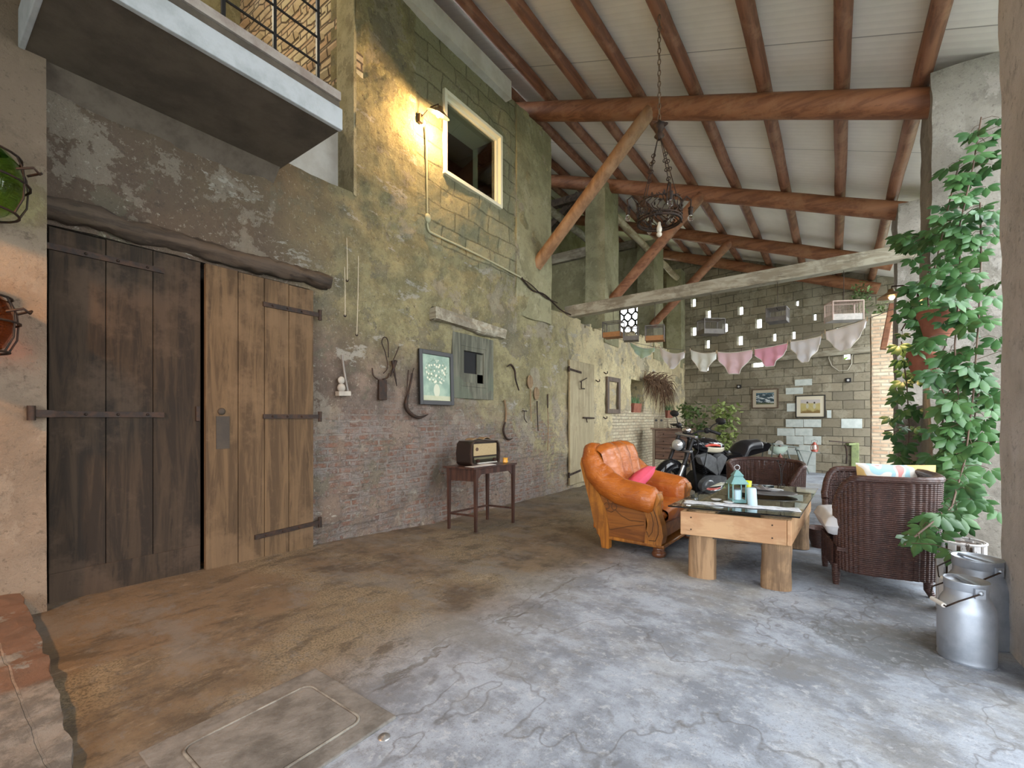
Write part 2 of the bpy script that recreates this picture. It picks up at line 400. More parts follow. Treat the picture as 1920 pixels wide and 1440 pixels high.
m_left = left_wall_mat(); m_block = block_mat(); m_floor = floor_mat(); m_ceil = ceil_mat()
m_pier = stone_mat('green_stained_render', (.40,.37,.22), (.29,.27,.155), (.50,.46,.30))
m_pierR = stone_mat('grey_rough_render', (.42,.385,.33), (.31,.28,.235), (.58,.53,.48))
m_pink = stone_mat('pink_lime_plaster', (.34,.255,.18), (.27,.20,.14), (.38,.30,.22), .7)
m_plast = stone_mat('smooth_grey_plaster', (.70,.64,.60), (.58,.53,.49), (.78,.74,.72), .5)
m_white_plaster = mottle('white_plaster', (.60,.58,.54), (.48,.45,.40), 3)
m_slab_c = mottle('balcony_concrete', (.125,.10,.075), (.075,.06,.045), 2.5, .9, 0, .4, 30, .01)
m_slab_f = mottle('balcony_fascia_concrete', (.50,.52,.54), (.38,.40,.41), 5, .9, 0, .4, 30, .01)
m_redbrick = brick_mat('limewashed_brick', (.74,.62,.44), (.60,.40,.26), (.50,.42,.31))
m_alcove = brick_mat('rough_alcove_brick', (.52,.46,.33), (.44,.30,.20), (.10,.075,.055), .30, .085)
m_beam = wood('red_stained_beam', (.30,.125,.058), (.185,.07,.032), 'x', .5, .6, .3, (.36,.175,.09))
m_purlin = wood('red_stained_pole', (.27,.115,.06), (.15,.06,.032), 'y', .5, .6, .4, (.33,.17,.10))
m_strut = wood('golden_brown_strut', (.33,.175,.085), (.22,.11,.05), 'z', .4, .55, .3, (.38,.23,.13))
m_oldwood = wood('grey_weathered_beam', (.38,.35,.27), (.24,.205,.145), 'x', .5, .85, .6, (.14,.11,.075))
m_limewood = wood('limewashed_pole', (.60,.50,.36), (.42,.32,.21), 'y', .5, .85, .5, (.25,.17,.10))
m_darkwood = wood('old_dark_timber', (.080,.055,.037), (.034,.023,.015), 'y', .5, .85, .6)
m_iron = mottle('rusty_iron', (.030,.023,.020), (.065,.035,.022), 20, .65, .6, .2, 60)
m_black = plain('black_paint', (.012,.012,.013), .4)
m_chrome = plain('polished_steel', (.75,.75,.76), .15, 1)
def glassm(name, c=(1,1,1), rough=0.0, ior=1.45, alpha=None):
    t = NT(name); t.put(t.b.inputs['Transmission Weight'], 1.0); t.b.inputs['IOR'].default_value = ior
    return t.out(c, rough)
m_glass = glassm('clear_glass')

# ------------------------------------------------------------------ the setting
def wall_grid(us, zs, holes, depth_t, fn, keep=None, amp=.02, sc=2.0, seed=0, edge=.0):
    """solid wall: us, zs grid lines; holes list of (u0,u1,z0,z1); fn(u,z,w)->world, w=0 front .. depth back"""
    us = sorted(set([round(u, 4) for u in us]+[round(h[i], 4) for h in holes for i in (0, 1)]))
    zs = sorted(set([round(z, 4) for z in zs]+[round(h[i], 4) for h in holes for i in (2, 3)]))
    nu, nz = len(us)-1, len(zs)-1
    K = [[True]*nz for _ in range(nu)]
    for i in range(nu):
        for j in range(nz):
            cu, cz = (us[i]+us[i+1])/2, (zs[j]+zs[j+1])/2
            if any(h[0] < cu < h[1] and h[2] < cz < h[3] for h in holes): K[i][j] = False
            if keep and not keep(cu, cz): K[i][j] = False
    m = MB(); ids = {}
    def V(i, j, b):
        k = (i, j, b)
        if k not in ids:
            p = Vector(fn(us[i], zs[j], depth_t if b else 0))
            if not b and amp:
                q = Vector((us[i], zs[j], seed))*sc
                d = noise.fractal(q, 1.0, 2.0, 4)*amp
                p = Vector(fn(us[i], zs[j], -d))
            ids[k] = len(m.v); m.v.append(p)
        return ids[k]
    def face(*k): m.f.append([V(*q) for q in k]); m.sm.append(False)
    for i in range(nu):
        for j in range(nz):
            if not K[i][j]: continue
            face((i,j,0),(i+1,j,0),(i+1,j+1,0),(i,j+1,0)); face((i,j,1),(i,j+1,1),(i+1,j+1,1),(i+1,j,1))
            if i == 0 or not K[i-1][j]: face((i,j,0),(i,j+1,0),(i,j+1,1),(i,j,1))
            if i == nu-1 or not K[i+1][j]: face((i+1,j,0),(i+1,j,1),(i+1,j+1,1),(i+1,j+1,0))
            if j == 0 or not K[i][j-1]: face((i,j,0),(i,j,1),(i+1,j,1),(i+1,j,0))
            if j == nz-1 or not K[i][j+1]: face((i,j+1,0),(i+1,j+1,0),(i+1,j+1,1),(i,j+1,1))
    return m
def rng(a, b, d):
    n = max(1, round((b-a)/d)); return [a+(b-a)*i/n for i in range(n+1)]
def broken(y): return 3.28-.14*math.sin(y*.9)+.10*noise.noise(Vector((y*2.3, 0, 4)))+.06*noise.noise(Vector((y*7, 0, 9)))
def rz_at(x): return 4.63+.385*(.8-x)             # rafter axis height
W_WIN = (4.27, 5.49, 4.45, 5.53); S_WIN = (4.42, 5.31, 1.48, 2.38)
N1 = (10.95, 11.85, 1.36, 2.2); N2 = (13.76, 14.7, 1.22, 2.12); D1 = (.56, 2.42, -.6, 2.48)
# left wall
def keepL(y, z):
    if y < 2.94: return z < 3.62
    if y < 7.02: return z < (6.42 if y < 5.7 else 6.30+.05*noise.noise(Vector((y*5, z, 0))))
    return z < broken(y)
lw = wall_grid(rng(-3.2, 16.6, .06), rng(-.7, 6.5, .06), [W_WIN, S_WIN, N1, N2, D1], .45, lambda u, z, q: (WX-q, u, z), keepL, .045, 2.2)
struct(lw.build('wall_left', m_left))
# recessed wall and alcove behind the balcony, rough brick reveal
m = MB(); m.bx((WX-.33, -3.2, 3.3), (WX-.28, 2.94, 4.5)); struct(m.build('wall_recess', m_white_plaster))
def rev(u, z, q): return (WX-.02-u, 2.94+q, z)
m = wall_grid(rng(0, 2.85, .05), rng(3.62, 8.04, .0425), [], .1, rev, None, .0, 1)
bb = []
for i, p in enumerate(m.v):
    if p.y < 2.95:
        uu = WX-.02-p.x; row = int((p.z+100)/.085)
        br = int((uu+(row % 2)*.15)/.30)
        k = noise.noise(Vector((br*3.7+.5, row*5.3+.5, 1)))
        if uu > .28: p.y += k*.07
        else: p.y += noise.noise(p*9)*.03
struct(m.build('wall_alcove_side', m_alcove))
m = MB(); m.bx((WX-.30, 2.90, 3.60), (WX+.01, 2.935, 6.45)); m.jitter(.012, 6); struct(m.build('trim_1', stone_mat('cream_rough_edge', (.62,.56,.36), (.48,.42,.25), (.30,.24,.15), 2)))
m = MB(); m.bx((WX-3.0, -3.2, 3.3), (WX-2.75, 2.94, 7.6)); struct(m.build('wall_alcove_back', m_pier))
m = MB(); m.bx((WX-2.8, -3.2, 3.5), (WX-.3, 3.0, 3.79)); struct(m.build('floor_alcove', m_slab_c))
def plinth_mat():
    t = NT('terracotta_masonry'); n = t.noise(7, 9, .75); n2 = t.noise(2, 8, .7)
    c, f = t.brick(t.mix(.05, t.co, t.noise(2, 4, .6, None, 0, True), 'ADD'), 2.2, .33, .005, (.20,.105,.06), (.15,.08,.048), (.30,.21,.15))
    c = t.mix(t.math('MULTIPLY', t.ramp(n, .45, .6), .6), c, (.10,.06,.038)); gx_ = t.math('ADD', t.xyz()[0], t.math('MULTIPLY', n2, .5)); c = t.mix(t.math('MAXIMUM', t.ramp(n2, .54, .57), t.ramp(gx_, -2.55, -2.45)), c, t.mix(t.ramp(n, .42, .58), (.24,.215,.185), (.13,.115,.098)))
    return t.out(c, .95, 0, t.bump(t.math('SUBTRACT', n, f), .9, .03))
# near pier beside the big door and plinth
pm = wall_grid(rng(-3.2, .57, .09), rng(-.4, 7.0, .12), [], .3, lambda u, z, q: (WX+.18-q, u, z), None, .03, 1.5, 5)
struct(pm.build('wall_pier_left', m_pink))
def plinth(a, b):
    x = -4.4+2.7*a; y = .46-.14*a*a-3.4*b
    top = .16-.12*a-.03*a**6+.02*noise.noise(Vector((x*4, y*4, 2)))+.015*noise.noise(Vector((x*12, y*12, 5)))
    return Vector((x, y+.015*noise.noise(Vector((x*8, 0, 3)))*(1 if b == 0 else 0), top))
m = MB(); m.surf(plinth, 60, 60, False)
m.surf(lambda a, b: plinth(a, 0)*(1-b)+Vector((plinth(a, 0).x, plinth(a, 0).y, -.1))*b, 40, 2, False)
m.surf(lambda a, b: plinth(1, a)*(1-b)+Vector((plinth(1, a).x+.03, plinth(1, a).y, -.1))*b, 60, 2, False)
tp = brick_mat('pinkish_paving_brick', (.34,.20,.12), (.28,.17,.11), (.20,.14,.10), .6, .24)
tag(m.build('masonry_plinth', plinth_mat()), 'low reddish masonry plinth at the foot of the near left pier', 'plinth')
# floor
def flo(a, b):
    x = -7.0+15*a; y = -4+21*b
    return Vector((x, y, FZ(y)+.006*noise.noise(Vector((x*1.3, y*1.3, 0)))))
m = MB(); m.surf(flo, 100, 140); struct(m.build('floor', m_floor))
# upper left: block room behind window, fascia, piers of the loft
m = MB(); m.bx((WX-.02, 3.0, 6.18), (WX+.10, 5.66, 6.46)); m.jitter(.006, 5); struct(m.build('trim_2', m_white_plaster))
m = MB()
y0, y1, z0, z1 = W_WIN
for a, b in (((WX-.55, y0-.02, z0-.02), (WX-.02, y1+.02, z0)), ((WX-.55, y0-.02, z1), (WX-.02, y1+.02, z1+.02)), ((WX-.55, y0-.02, z0), (WX-.02, y0, z1)), ((WX-.55, y1, z0), (WX-.02, y1+.02, z1))):
    m.bx(a, b)
g_rev = plain('pale_green_paint', (.33,.42,.32), .7)
win1 = struct(m.build('window_1', g_rev))
def rect_frame(m, x, y0, y1, z0, z1, w, t):
    m.bx((x, y0, z0), (x+t, y0+w, z1)); m.bx((x, y1-w, z0), (x+t, y1, z1)); m.bx((x, y0+w, z0), (x+t, y1-w, z0+w)); m.bx((x, y0+w, z1-w), (x+t, y1-w, z1))
    return m
m_wframe = plain('cream_window_frame', (.72,.70,.55), .5)
rect_frame(MB(), WX-.03, y0-.02, y1+.02, z0-.02, z1+.02, .05, .075).build('window_frame', m_wframe, win1, .004)
rect_frame(MB(), WX-.06, y0+.03, y1-.03, z0+.03, z1-.03, .045, .05).build('window_sash', m_wframe, win1, .004)
MB().bx((WX-.05, y0+.07, z0+.07), (WX-.042, y1-.07, z1-.07)).build('window_pane', glassm('window_glass', (.9,.95,.92)), win1)
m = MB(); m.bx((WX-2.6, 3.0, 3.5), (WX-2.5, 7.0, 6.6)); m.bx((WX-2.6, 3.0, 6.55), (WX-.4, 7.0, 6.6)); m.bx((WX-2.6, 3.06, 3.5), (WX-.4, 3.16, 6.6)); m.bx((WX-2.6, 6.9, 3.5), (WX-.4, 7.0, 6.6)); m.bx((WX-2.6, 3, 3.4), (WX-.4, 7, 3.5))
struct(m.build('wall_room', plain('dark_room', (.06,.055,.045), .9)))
def pier(name, x0, x1, y0, y1, z0, z1, mat, a=.03, seed=0, d=.12):
    m = MB()
    for (f, nu) in ((lambda u, v: Vector((x0, y0+(y1-y0)*u, z0+(z1-z0)*v)), 8), (lambda u, v: Vector((x1, y1-(y1-y0)*u, z0+(z1-z0)*v)), 8),
                    (lambda u, v: Vector((x0+(x1-x0)*(1-u), y0, z0+(z1-z0)*v)), 8), (lambda u, v: Vector((x0+(x1-x0)*u, y1, z0+(z1-z0)*v)), 8)):
        m.surf(f, 8, max(4, int((z1-z0)/d)), False)
    m.surf(lambda u, v: Vector((x0+(x1-x0)*u, y0+(y1-y0)*v, z1)), 8, 8, False)
    m.jitter(a, 1.3, seed).jitter(a*.5, 6, seed)
    return struct(m.build(name, mat))
for k, (a, b, tp_) in enumerate(((5.92, 7.0, 6.30), (9.33, 10.1, 6.55), (12.65, 13.5, 6.3), (15.4, 16.1, 6.2))):
    pier('wall_loft_pier', WX-.46, WX+.02, a, b, 2.9, tp_, m_pier, .02, k)
m = MB(); m.bx((WX-.9, 7.0, 2.6), (WX-.43, 16.6, 2.95)); m.bx((-7.0, 7.0, 2.6), (WX-.4, 16.6, 2.7)); struct(m.build('floor_loft', m_pier))
m = MB(); m.bx((-7.1, 6.9, 2.6), (-7.0, 16.6, 8.0)); struct(m.build('wall_loft_back', m_pier))
m = MB(); m.bx((-7.0, 9.9, 2.6), (WX-.7, 10.05, 5.12)); struct(m.build('wall_loft_partition', m_pier))
# partition with the pierced lattice panel
lx0, lx1, lz0, lz1 = -5.36, -4.72, 3.45, 4.72
m = wall_grid([-7.0, -4.3], [2.6, 6.3], [(lx0, lx1, lz0, lz1)], .15, lambda u, z, q: (u, 13.0+q, z)); struct(m.build('wall_loft_partition', m_pier))
lat = MB(); cx = (lx1-lx0)/3
def ringpoly(cxx, cz, r):
    pts = []
    for k in range(32):
        a = 2*PI*k/32; rr = r*(1+.22*abs(math.cos(2*a)))
        pts.append(Vector((cxx+rr*math.cos(a), 13.03, cz+rr*math.sin(a))))
    return pts
st = .235
for i in range(-1, 5):
    for j in range(-1, 8):
        cxx = lx0+.03+i*st+(st/2 if j % 2 else 0); cz = lz0+.05+j*st*.82
        if cxx < lx0-.02 or cxx > lx1+.02 or cz < lz0-.05 or cz > lz1+.03: continue
        lat.tube(ringpoly(cxx, cz, .104), .026, 6, False, True)
o = lat.build('lattice_panel', mottle('grey_cast_lattice', (.22,.21,.19))); struct(o); o.name = 'window_2'
# timbers of the loft
def beam(name, label, p, q, r, mat, n=12, squash=1.0, taper=1.0, wob=.0, group=None, cat='beam', square=0):
    p = Vector(p); q = Vector(q); m = MB(); L = (q-p).length; k = max(2, int(L/.5)); root = thing(name, label, cat, p, 0, group)
    d = (q-p).normalized(); m2 = MB()
    if square:
        m2.bar((0,0,0), q-p, r*2, r*2*squash); m2.jitter(.008, 3)
    else:
        path = [(q-p)*(i/k)+noise.noise_vector(p+d*(i*.5))*wob for i in range(k+1)]
        m2.tube(path, [r*(1+(taper-1)*i/k)*(1+.06*noise.noise(Vector((i*.9, p.x, p.y)))) for i in range(k+1)], n)
    COL.objects.unlink(root); bpy.data.objects.remove(root)
    o = m2.build(name, mat, None, .012 if square else 0); o.location = p
    return tag(o, label, cat, group)
# the beam texture needs its grain axis: rafters run along x
RY = [(6.6, 6.6), (9.7, 9.7), (12.7, 12.7), (15.35, 14.9)]
rl = ['nearest red-brown roof rafter crossing above the chandelier', 'second red-brown roof rafter from the front, behind the chandelier', 'third red-brown roof rafter from the front', 'farthest red-brown rafter, just before the block wall']
for i, (ya, yb) in enumerate(RY):
    xl = -4.85 if i == 0 else -6.9
    beam('rafter', rl[i], (xl, ya, rz_at(xl)), (1.02 if i < 3 else .9, yb, rz_at(1.0)), .15, m_beam, 12, 1, 1, .01, None, 'rafter')
m = MB()
for i, (ya, yb) in enumerate(((3.5, 3.5), (0.4, 0.4), (-2.8, -2.8))):
    tag(beam('rafter', 'rafter over the viewer', (-6.9, ya, rz_at(-6.9)), (1.02, yb, rz_at(1.0)), .15, m_beam), None, 'rafter', 'rafters outside the frame')
pl = ['red-brown roof purlin %s' % s for s in ('next to the right wall piers', 'second from the right wall piers', 'third from the right wall piers', 'that carries the chandelier chain', 'just left of the chandelier chain', 'second to the left of the chandelier chain', 'third to the left of the chandelier chain', 'along the white strip over the left wall', 'over the loft, first behind the left wall', 'over the loft, deepest one')]
for k in range(10):
    x = .75-.8*k if k < 8 else .75-.8*k
    x = [.76, .06, -.75, -1.6, -2.43, -3.25, -3.98, -4.65, -5.5, -6.3][k]
    z = rz_at(x)+.235
    beam('purlin', pl[k], (x, -3.2, z), (x, 16.4, z), .085, m_purlin, 10, 1, .95, .012, None, 'purlin')
# struts
for i, (y, lab) in enumerate(((6.6, 'thick golden-brown strut from the left wall pier to the nearest rafter'), (9.7, 'reddish diagonal strut behind the chandelier, second of three'), (12.7, 'farthest reddish diagonal strut, low above the bird cages'))):
    beam('strut', lab, (WX-.02, y-.05, 3.85), (-2.2, y-.05, rz_at(-2.2)-.03), .105 if i == 0 else .11, m_strut if i == 0 else m_beam, 12, 1, 1, .008, None, 'strut')
beam('tie_beam', 'long grey weathered beam crossing low from the left wall to the ivy', onx(1062, 587, WX-.1), Vector((.95, 8.8, 3.66)), .105, m_oldwood, 10, 1.05, 1, .012, None, 'beam', 1)
beam('plate_beam', 'pale limewashed pole lying along the loft piers', (-4.35, 10.0, 6.12), (-4.3, 15.6, 5.9), .09, m_limewood, 8, 1, 1, .03, None, 'beam')
for a, y, z, lab in ((0, 9.95, 5.25, 'dark tie timber on the loft wall beside the first inner pier'), (1, 13.0, 6.4, 'dark tie timber over the pierced lattice wall')):
    beam('loft_timber', lab, (-7.0, y, z), (WX-.6, y, z), .12, m_oldwood, 8, 1, 1, .01, None, 'beam', 1)
beam('loft_timber', 'dark diagonal loft brace rising behind the first inner pier', (-6.8, 9.7, 5.3), (-5.0, 9.7, 6.6), .08, m_darkwood, 8, 1, 1, 0, None, 'beam', 1)
beam('loft_timber', 'dark level loft timber high behind the nearest strut', (-7.0, 9.6, 6.55), (-4.3, 9.6, 6.45), .09, m_darkwood, 8, 1, 1, 0, None, 'beam', 1)
beam('loft_timber', 'grey loft pole leaning behind the nearest strut', (-5.9, 7.4, 6.6), (-5.0, 11.8, 5.6), .09, m_oldwood, 8, 1, 1, .02, None, 'beam')
# roof
def rf(x, y, up=0): return (x, y, rz_at(x)+.33+up)
m = MB(); m.add([rf(-7.2,-3.4), rf(2.0,-3.4), rf(2.0,17), rf(-7.2,17), rf(-7.2,-3.4,.12), rf(2.0,-3.4,.12), rf(2.0,17,.12), rf(-7.2,17,.12)],
      [(0,1,2,3),(7,6,5,4),(0,4,5,1),(1,5,6,2),(2,6,7,3),(3,7,4,0)])
struct(m.build('ceiling', m_ceil))
# back wall (slightly skewed), with ventilation holes
BA = Vector((-7.0, 16.42, 0)); BB = Vector((1.5, 14.9, 0)); BD = (BB-BA).normalized(); BNn = Vector((BD.y, -BD.x, 0))   # BNn points to camera side
def back_hit(px, py):
    d = ray(px, py); t = (BA-O).dot(BNn)/d.dot(BNn); p = O+d*t
    return (p-BA).dot(BD), p.z
holes = []
for (px, py, wp, hp) in ((1299.5,567,9,18),(1328,589,10,18),(1388,582,10,18),(1300,621,10,18),(1359,614,10,18),(1422,606,12,20),(1326,645,9,17),(1387,638,11,19),(1451,632,8,16),(1487,628,8,16),
                         (1494,568,7,12),(1527,594,7,14),(1570,617,8,8),(1587,666,14,17),(1420,680,22,18),(1319,692,19,8)):
    u0, za = back_hit(px-wp/2, py+hp/2); u1, zb = back_hit(px+wp/2, py-hp/2)
    holes.append((u0, u1, za, zb))
holes.append((.1, 1.75, 2.9, 6.0))
bw = wall_grid(rng(0, 8.6, .35), rng(-.7, 7.9, .35), holes, .2, lambda u, z, q: (u, q, z), None, .01, 1)
ob = bw.build('wall_back', m_block); ob.location = BA; ob.rotation_euler = (0, 0, math.atan2(BD.y, BD.x)); struct(ob)
def backpt(px, py, off=.0):
    u, z = back_hit(px, py); p = BA+BD*u+BNn*off; return Vector((p.x, p.y, z))
# white painted blocks
m = MB(); wb = mottle('white_painted_block', (.62,.66,.62), (.5,.55,.52), 8, .8)
for (x0, y0_, x1, y1_) in ((1490,710,1523,724),(1473,726,1506,740),(1475,756,1492,772),(1550,769,1559,784),(1473,786,1540,801),(1457,803,1524,817),(1474,818,1540,833),(1498,835,1530,890),(1440,840,1500,852),(1577,785,1617,803)):
    ny_ = max(1, round((y1_-y0_)/16)); nx_ = max(1, round((x1-x0)/33))
    for jy in range(ny_):
        sh = (.5 if jy % 2 and nx_ > 1 else 0)
        for ix in range(nx_):
            xa = x0+(x1-x0)*ix/nx_+.4; xb = x0+(x1-x0)*(ix+1)/nx_-.4; ya = y0_+(y1_-y0_)*jy/ny_+.3; yb = y0_+(y1_-y0_)*(jy+1)/ny_-.3
            a = backpt(xa, yb, .008); b = backpt(xb, ya, .008); c = (a+b)/2; wdt = (Vector((b.x,b.y,0))-Vector((a.x,a.y,0))).length
            m.box(c, (wdt, .012, abs(b.z-a.z)), math.atan2(BD.y, BD.x))
struct(m.build('trim_3', wb, None, .004))
a = backpt(1276, 690, .06); b = backpt(1640, 655, .06)
beam('ledge_plank', 'grey plank ledge fixed across the block wall under the holes', a, b, .06, m_oldwood, 8, 1.3, 1, 0, None, 'plank', 1)
# right side: piers and walls
pier('wall_right_pier', .80, 1.5, 3.05, 3.88, -.4, 4.95, m_plast, .022, 3, .12)
pier('wall_right_pier', .80, 1.75, 6.3, 7.0, -.4, 4.78, m_pierR, .03, 11, .12)
pier('wall_right_pier', .80, 1.5, 9.35, 10.1, -.4, 4.6, m_pierR, .03, 12)
pier('wall_right_pier', .62, 1.1, 12.2, 12.7, -.6, 3.42, m_redbrick, .012, 13, .075)
pier('wall_right_pier', .80, 1.5, -.1, .6, -.4, 4.9, m_plast, .02, 14)
m = MB(); m.bx((1.02, 7.0, -.5), (1.2, 9.4, 1.4)); m.bx((.98, 15.0, -.6), (1.3, 16, 4.4)); m.jitter(.02, 3); struct(m.build('wall_right', stone_mat('bluish_grey_render', (.36,.36,.36), (.28,.27,.27), (.45,.44,.43))))
# unseen south side wall, left part, behind the viewer, closed to hold back daylight
m = MB(); m.bx((-7.2, -3.3, -.4), (-2.2, -3.15, 7.8)); m.bx((-2.2, -3.3, 3.2), (1.5, -3.15, 6.0)); struct(m.build('wall_front', m_plast))
m = MB(); m.bx((1.1, -3.3, -.4), (1.25, 0, 4.9)); struct(m.build('wall_right_added', m_plast))  # unseen wall added to cut daylight on the near left wall
# upper wall over the low wall? outside ground and shrubs seen through openings
gm = mottle('grass_ground', (.10,.17,.05), (.16,.20,.09), 2, .95)
m = MB(); m.bx((1.6, -12, -.75), (24, 40, -.6)); m.bx((-14, -12, -.75), (1.6, -3.4, -.6)); m.bx((-14, 17, -.75), (1.6, 40, -.6)); struct(m.build('floor_outside', gm))

# ================================================================== things on the left wall
def wallz(px, py, off=.03): return wl(px, py, off)
# --- big barn door: two plank leaves with strap hinges, log lintel over it
m_doorA = wood('dark_stained_door_planks', (.044,.028,.016), (.020,.013,.008), 'z', .6, .95, .5, (.075,.048,.030))
m_doorB = wood('bare_door_planks', (.135,.082,.040), (.072,.043,.021), 'z', .6, .95, .5, (.17,.105,.055))
def leaf(name, label, y0, y1, z0, z1, x, mat, nplank, hinges, hside, group=None):
    r = thing(name, label, 'door', (x, (y0+y1)/2, z0), 0, group); m = wmb(r)
    ws = [1+.35*random.random() for _ in range(nplank)]; tot = sum(ws); y = y0
    for q in ws:
        y2 = y+(y1-y0)*q/tot; m.bx((x, y+.002, z0+random.random()*.01), (x+.04, y2-.002, z1-random.random()*.012)); y = y2
    m.build('planks', mat, r, .004)
    for (hz, L, tilt) in hinges:
        m = wmb(r)
        if hside < 0: a = Vector((x+.05, y0-.06, hz)); b = Vector((x+.05, y0+L, hz+tilt))
        else: a = Vector((x+.05, y1+.06, hz)); b = Vector((x+.05, y1-L, hz+tilt))
        m.bar(a, b, .012, .04); m.cyl(a+Vector((0,0,-.05)), a+Vector((0,0,.05)), .018)
        for k in (.35, .6, .85): m.ball(a.lerp(b, k)+Vector((.008,0,0)), .01, 8, 5)
        m.build('strap_hinge', m_iron, r)
    return r
l1 = leaf('barn_door_leaf', 'dark stained left plank leaf of the tall barn door', .60, 1.47, -.06, 2.47, WX-.02, m_doorA, 3, ((2.33,.62,0),(1.23,.62,0)), -1)
m = wmb(l1); m.bx((WX+.02, .60, -.06), (WX+.035, 1.46, .18)); m.build('kick_board', m_doorA, l1, .004)
m = wmb(l1); m.bx((WX+.02, 1.43, 1.18), (WX+.04, 1.46, 1.30)); m.build('lock_plate', m_iron, l1, .003)
m = wmb(l1); m.bar((WX+.205, .50, 1.235), (WX+.205, .60, 1.23), .014, .045); m.cyl((WX+.205, .50, 1.19), (WX+.205, .50, 1.28), .02); m.build('hinge_pintle', m_iron, l1)
l2 = leaf('barn_door_leaf', 'lighter brown right plank leaf of the tall barn door', 1.485, 2.41, -.055, 2.46, WX+.03, m_doorB, 4, ((2.22,.48,0),(1.22,.48,0),(.18,.55,-.02)), 1)
m = wmb(l2); m.ball((WX+.075, 1.60, 1.26), (.012,.03,.03), 10, 6); m.bx((WX+.07, 1.56, .95), (WX+.075, 1.66, 1.22)); m.build('keyhole_plate', mottle('burnt_wood', (.05,.035,.022)), l2)
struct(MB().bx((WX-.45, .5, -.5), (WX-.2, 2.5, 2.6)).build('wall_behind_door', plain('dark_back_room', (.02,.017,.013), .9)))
m = MB(); m.tube([(0, i*.054, .006*math.sin(i*.42)) for i in range(41)], [.095+.018*noise.noise(Vector((i*.3,2,1))) for i in range(41)], 28, flat=.8).jitter(.03, 4).jitter(.022, 17).jitter(.010, 45)
o = m.build('lintel_log', m_darkwood); o.location = (WX+.01, .42, 2.585); tag(o, 'rough dark log lintel over the tall barn door', 'lintel')
# --- small shuttered window with its lintel
y0, y1, z0, z1 = S_WIN
r = thing('shutter_window', 'small weathered wooden window with a dark pane under a rough lintel', 'window', (WX, (y0+y1)/2, z0))
m_grw = wood('mossy_grey_wood', (.16,.155,.115), (.085,.085,.062), 'z', .6, .9, .6, (.11,.13,.09))
m = wmb(r); rect_frame(m, WX-.05, y0, y1, z0, z1, .17, .07); m.build('window_frame', m_grw, r, .006)
m = wmb(r); rect_frame(m, WX-.03, y0+.17, y1-.17, z0+.17, z1-.17, .06, .05); m.bx((WX-.02, y0+.2, z0+.2), (WX+.0, y1-.2, z0+.36)); m.bx((WX-.02, y1-.36, z0+.2), (WX+.0, y1-.2, z1-.25)); m.build('casement', m_grw, r, .005)
m = wmb(r); m.bx((WX-.03, y0+.2, z0+.2), (WX-.025, y1-.2, z1-.2)); m.build('window_pane', plain('dark_dusty_glass', (.010,.010,.011), .9), r)
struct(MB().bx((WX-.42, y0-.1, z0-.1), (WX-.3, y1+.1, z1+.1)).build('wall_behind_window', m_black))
m = MB(); m.bar((0,0,0), (0,1.5,-.03), .16, .17)
mm = MB(); mm.surf(lambda a, b: Vector((.075*math.cos(2*PI*a)*1.05, -.75+1.5*b, .085*math.sin(2*PI*a)+.02*math.sin(b*7))), 12, 14, False)
mm.bx((-.06,-.75,-.07), (.07,.75,.07)); mm.jitter(.018, 5).jitter(.008, 18)
o = mm.build('lintel_log', m_oldwood); p = wl(876, 612); o.location = (WX+.03, 4.78, 2.52); o.rotation_euler = (-.03, 0, 0); tag(o, 'rough grey timber lintel over the small weathered window', 'lintel')
# --- framed flower painting on the left wall
def flowers_mat():
    t = NT('flower_painting'); x, y, z = t.xyz()
    n = t.noise(16, 4, .7); v = t.voro(22, t.mix(.03, t.co, t.noise(9, 2, .5, None, 0, True), 'ADD'))
    col = t.mix(t.ramp(t.noise(7, 4, .6), .35, .65), (.17,.27,.20), (.28,.38,.28))
    rr = t.math('ADD', t.math('POWER', t.math('DIVIDE', y, .21), 2.0), t.math('POWER', t.math('DIVIDE', t.math('SUBTRACT', z, .08), .17), 2.0))
    blob = t.math('MULTIPLY', t.ramp(t.math('ADD', rr, n), 1.5, 1.2), t.ramp(v, .42, .25))
    leafm = t.math('MULTIPLY', t.ramp(t.math('ADD', rr, n), 1.7, 1.3), t.ramp(t.noise(30, 2, .5), .5, .6))
    col = t.mix(t.math('MULTIPLY', leafm, .7), col, (.08,.15,.08))
    col = t.mix(blob, col, (.66,.64,.48))
    vs = t.math('ADD', t.math('POWER', t.math('DIVIDE', y, .055), 2.0), t.math('POWER', t.math('DIVIDE', t.math('ADD', z, .16), .085), 2.0))
    col = t.mix(t.ramp(vs, 1.1, .85), col, (.50,.52,.38))
    col = t.mix(t.math('MULTIPLY', t.ramp(z, -.22, -.235), .8), col, t.mix(n, (.36,.36,.18), (.52,.50,.36)))
    return t.out(col, .35)
def picture(name, label, c, w, h, R, fw, fm, art, matw=0, mm=None, cat='picture'):
    r = thing(name, label, cat, c); r.rotation_euler = R
    m = MB(); t_ = .03
    m.bx((0,-w/2,-h/2), (t_,-w/2+fw,h/2)); m.bx((0,w/2-fw,-h/2), (t_,w/2,h/2)); m.bx((0,-w/2+fw,-h/2), (t_,w/2-fw,-h/2+fw)); m.bx((0,-w/2+fw,h/2-fw), (t_,w/2-fw,h/2))
    m.build('picture_frame', fm, r, .004)
    MB().bx((0,-w/2+fw,-h/2+fw), (.012,w/2-fw,h/2-fw)).build('mount' if matw else 'painting', mm if matw else art, r)
    if matw: MB().bx((.012,-w/2+fw+matw,-h/2+fw+matw), (.014,w/2-fw-matw,h/2-fw-matw)).build('painting', art, r)
    return r
picture('flower_painting', 'dark framed painting of white flowers in a vase beside the small window', (WX+.04, 4.09, 1.72), .60, .69, (0,-.03,0), .055, m_black, flowers_mat())
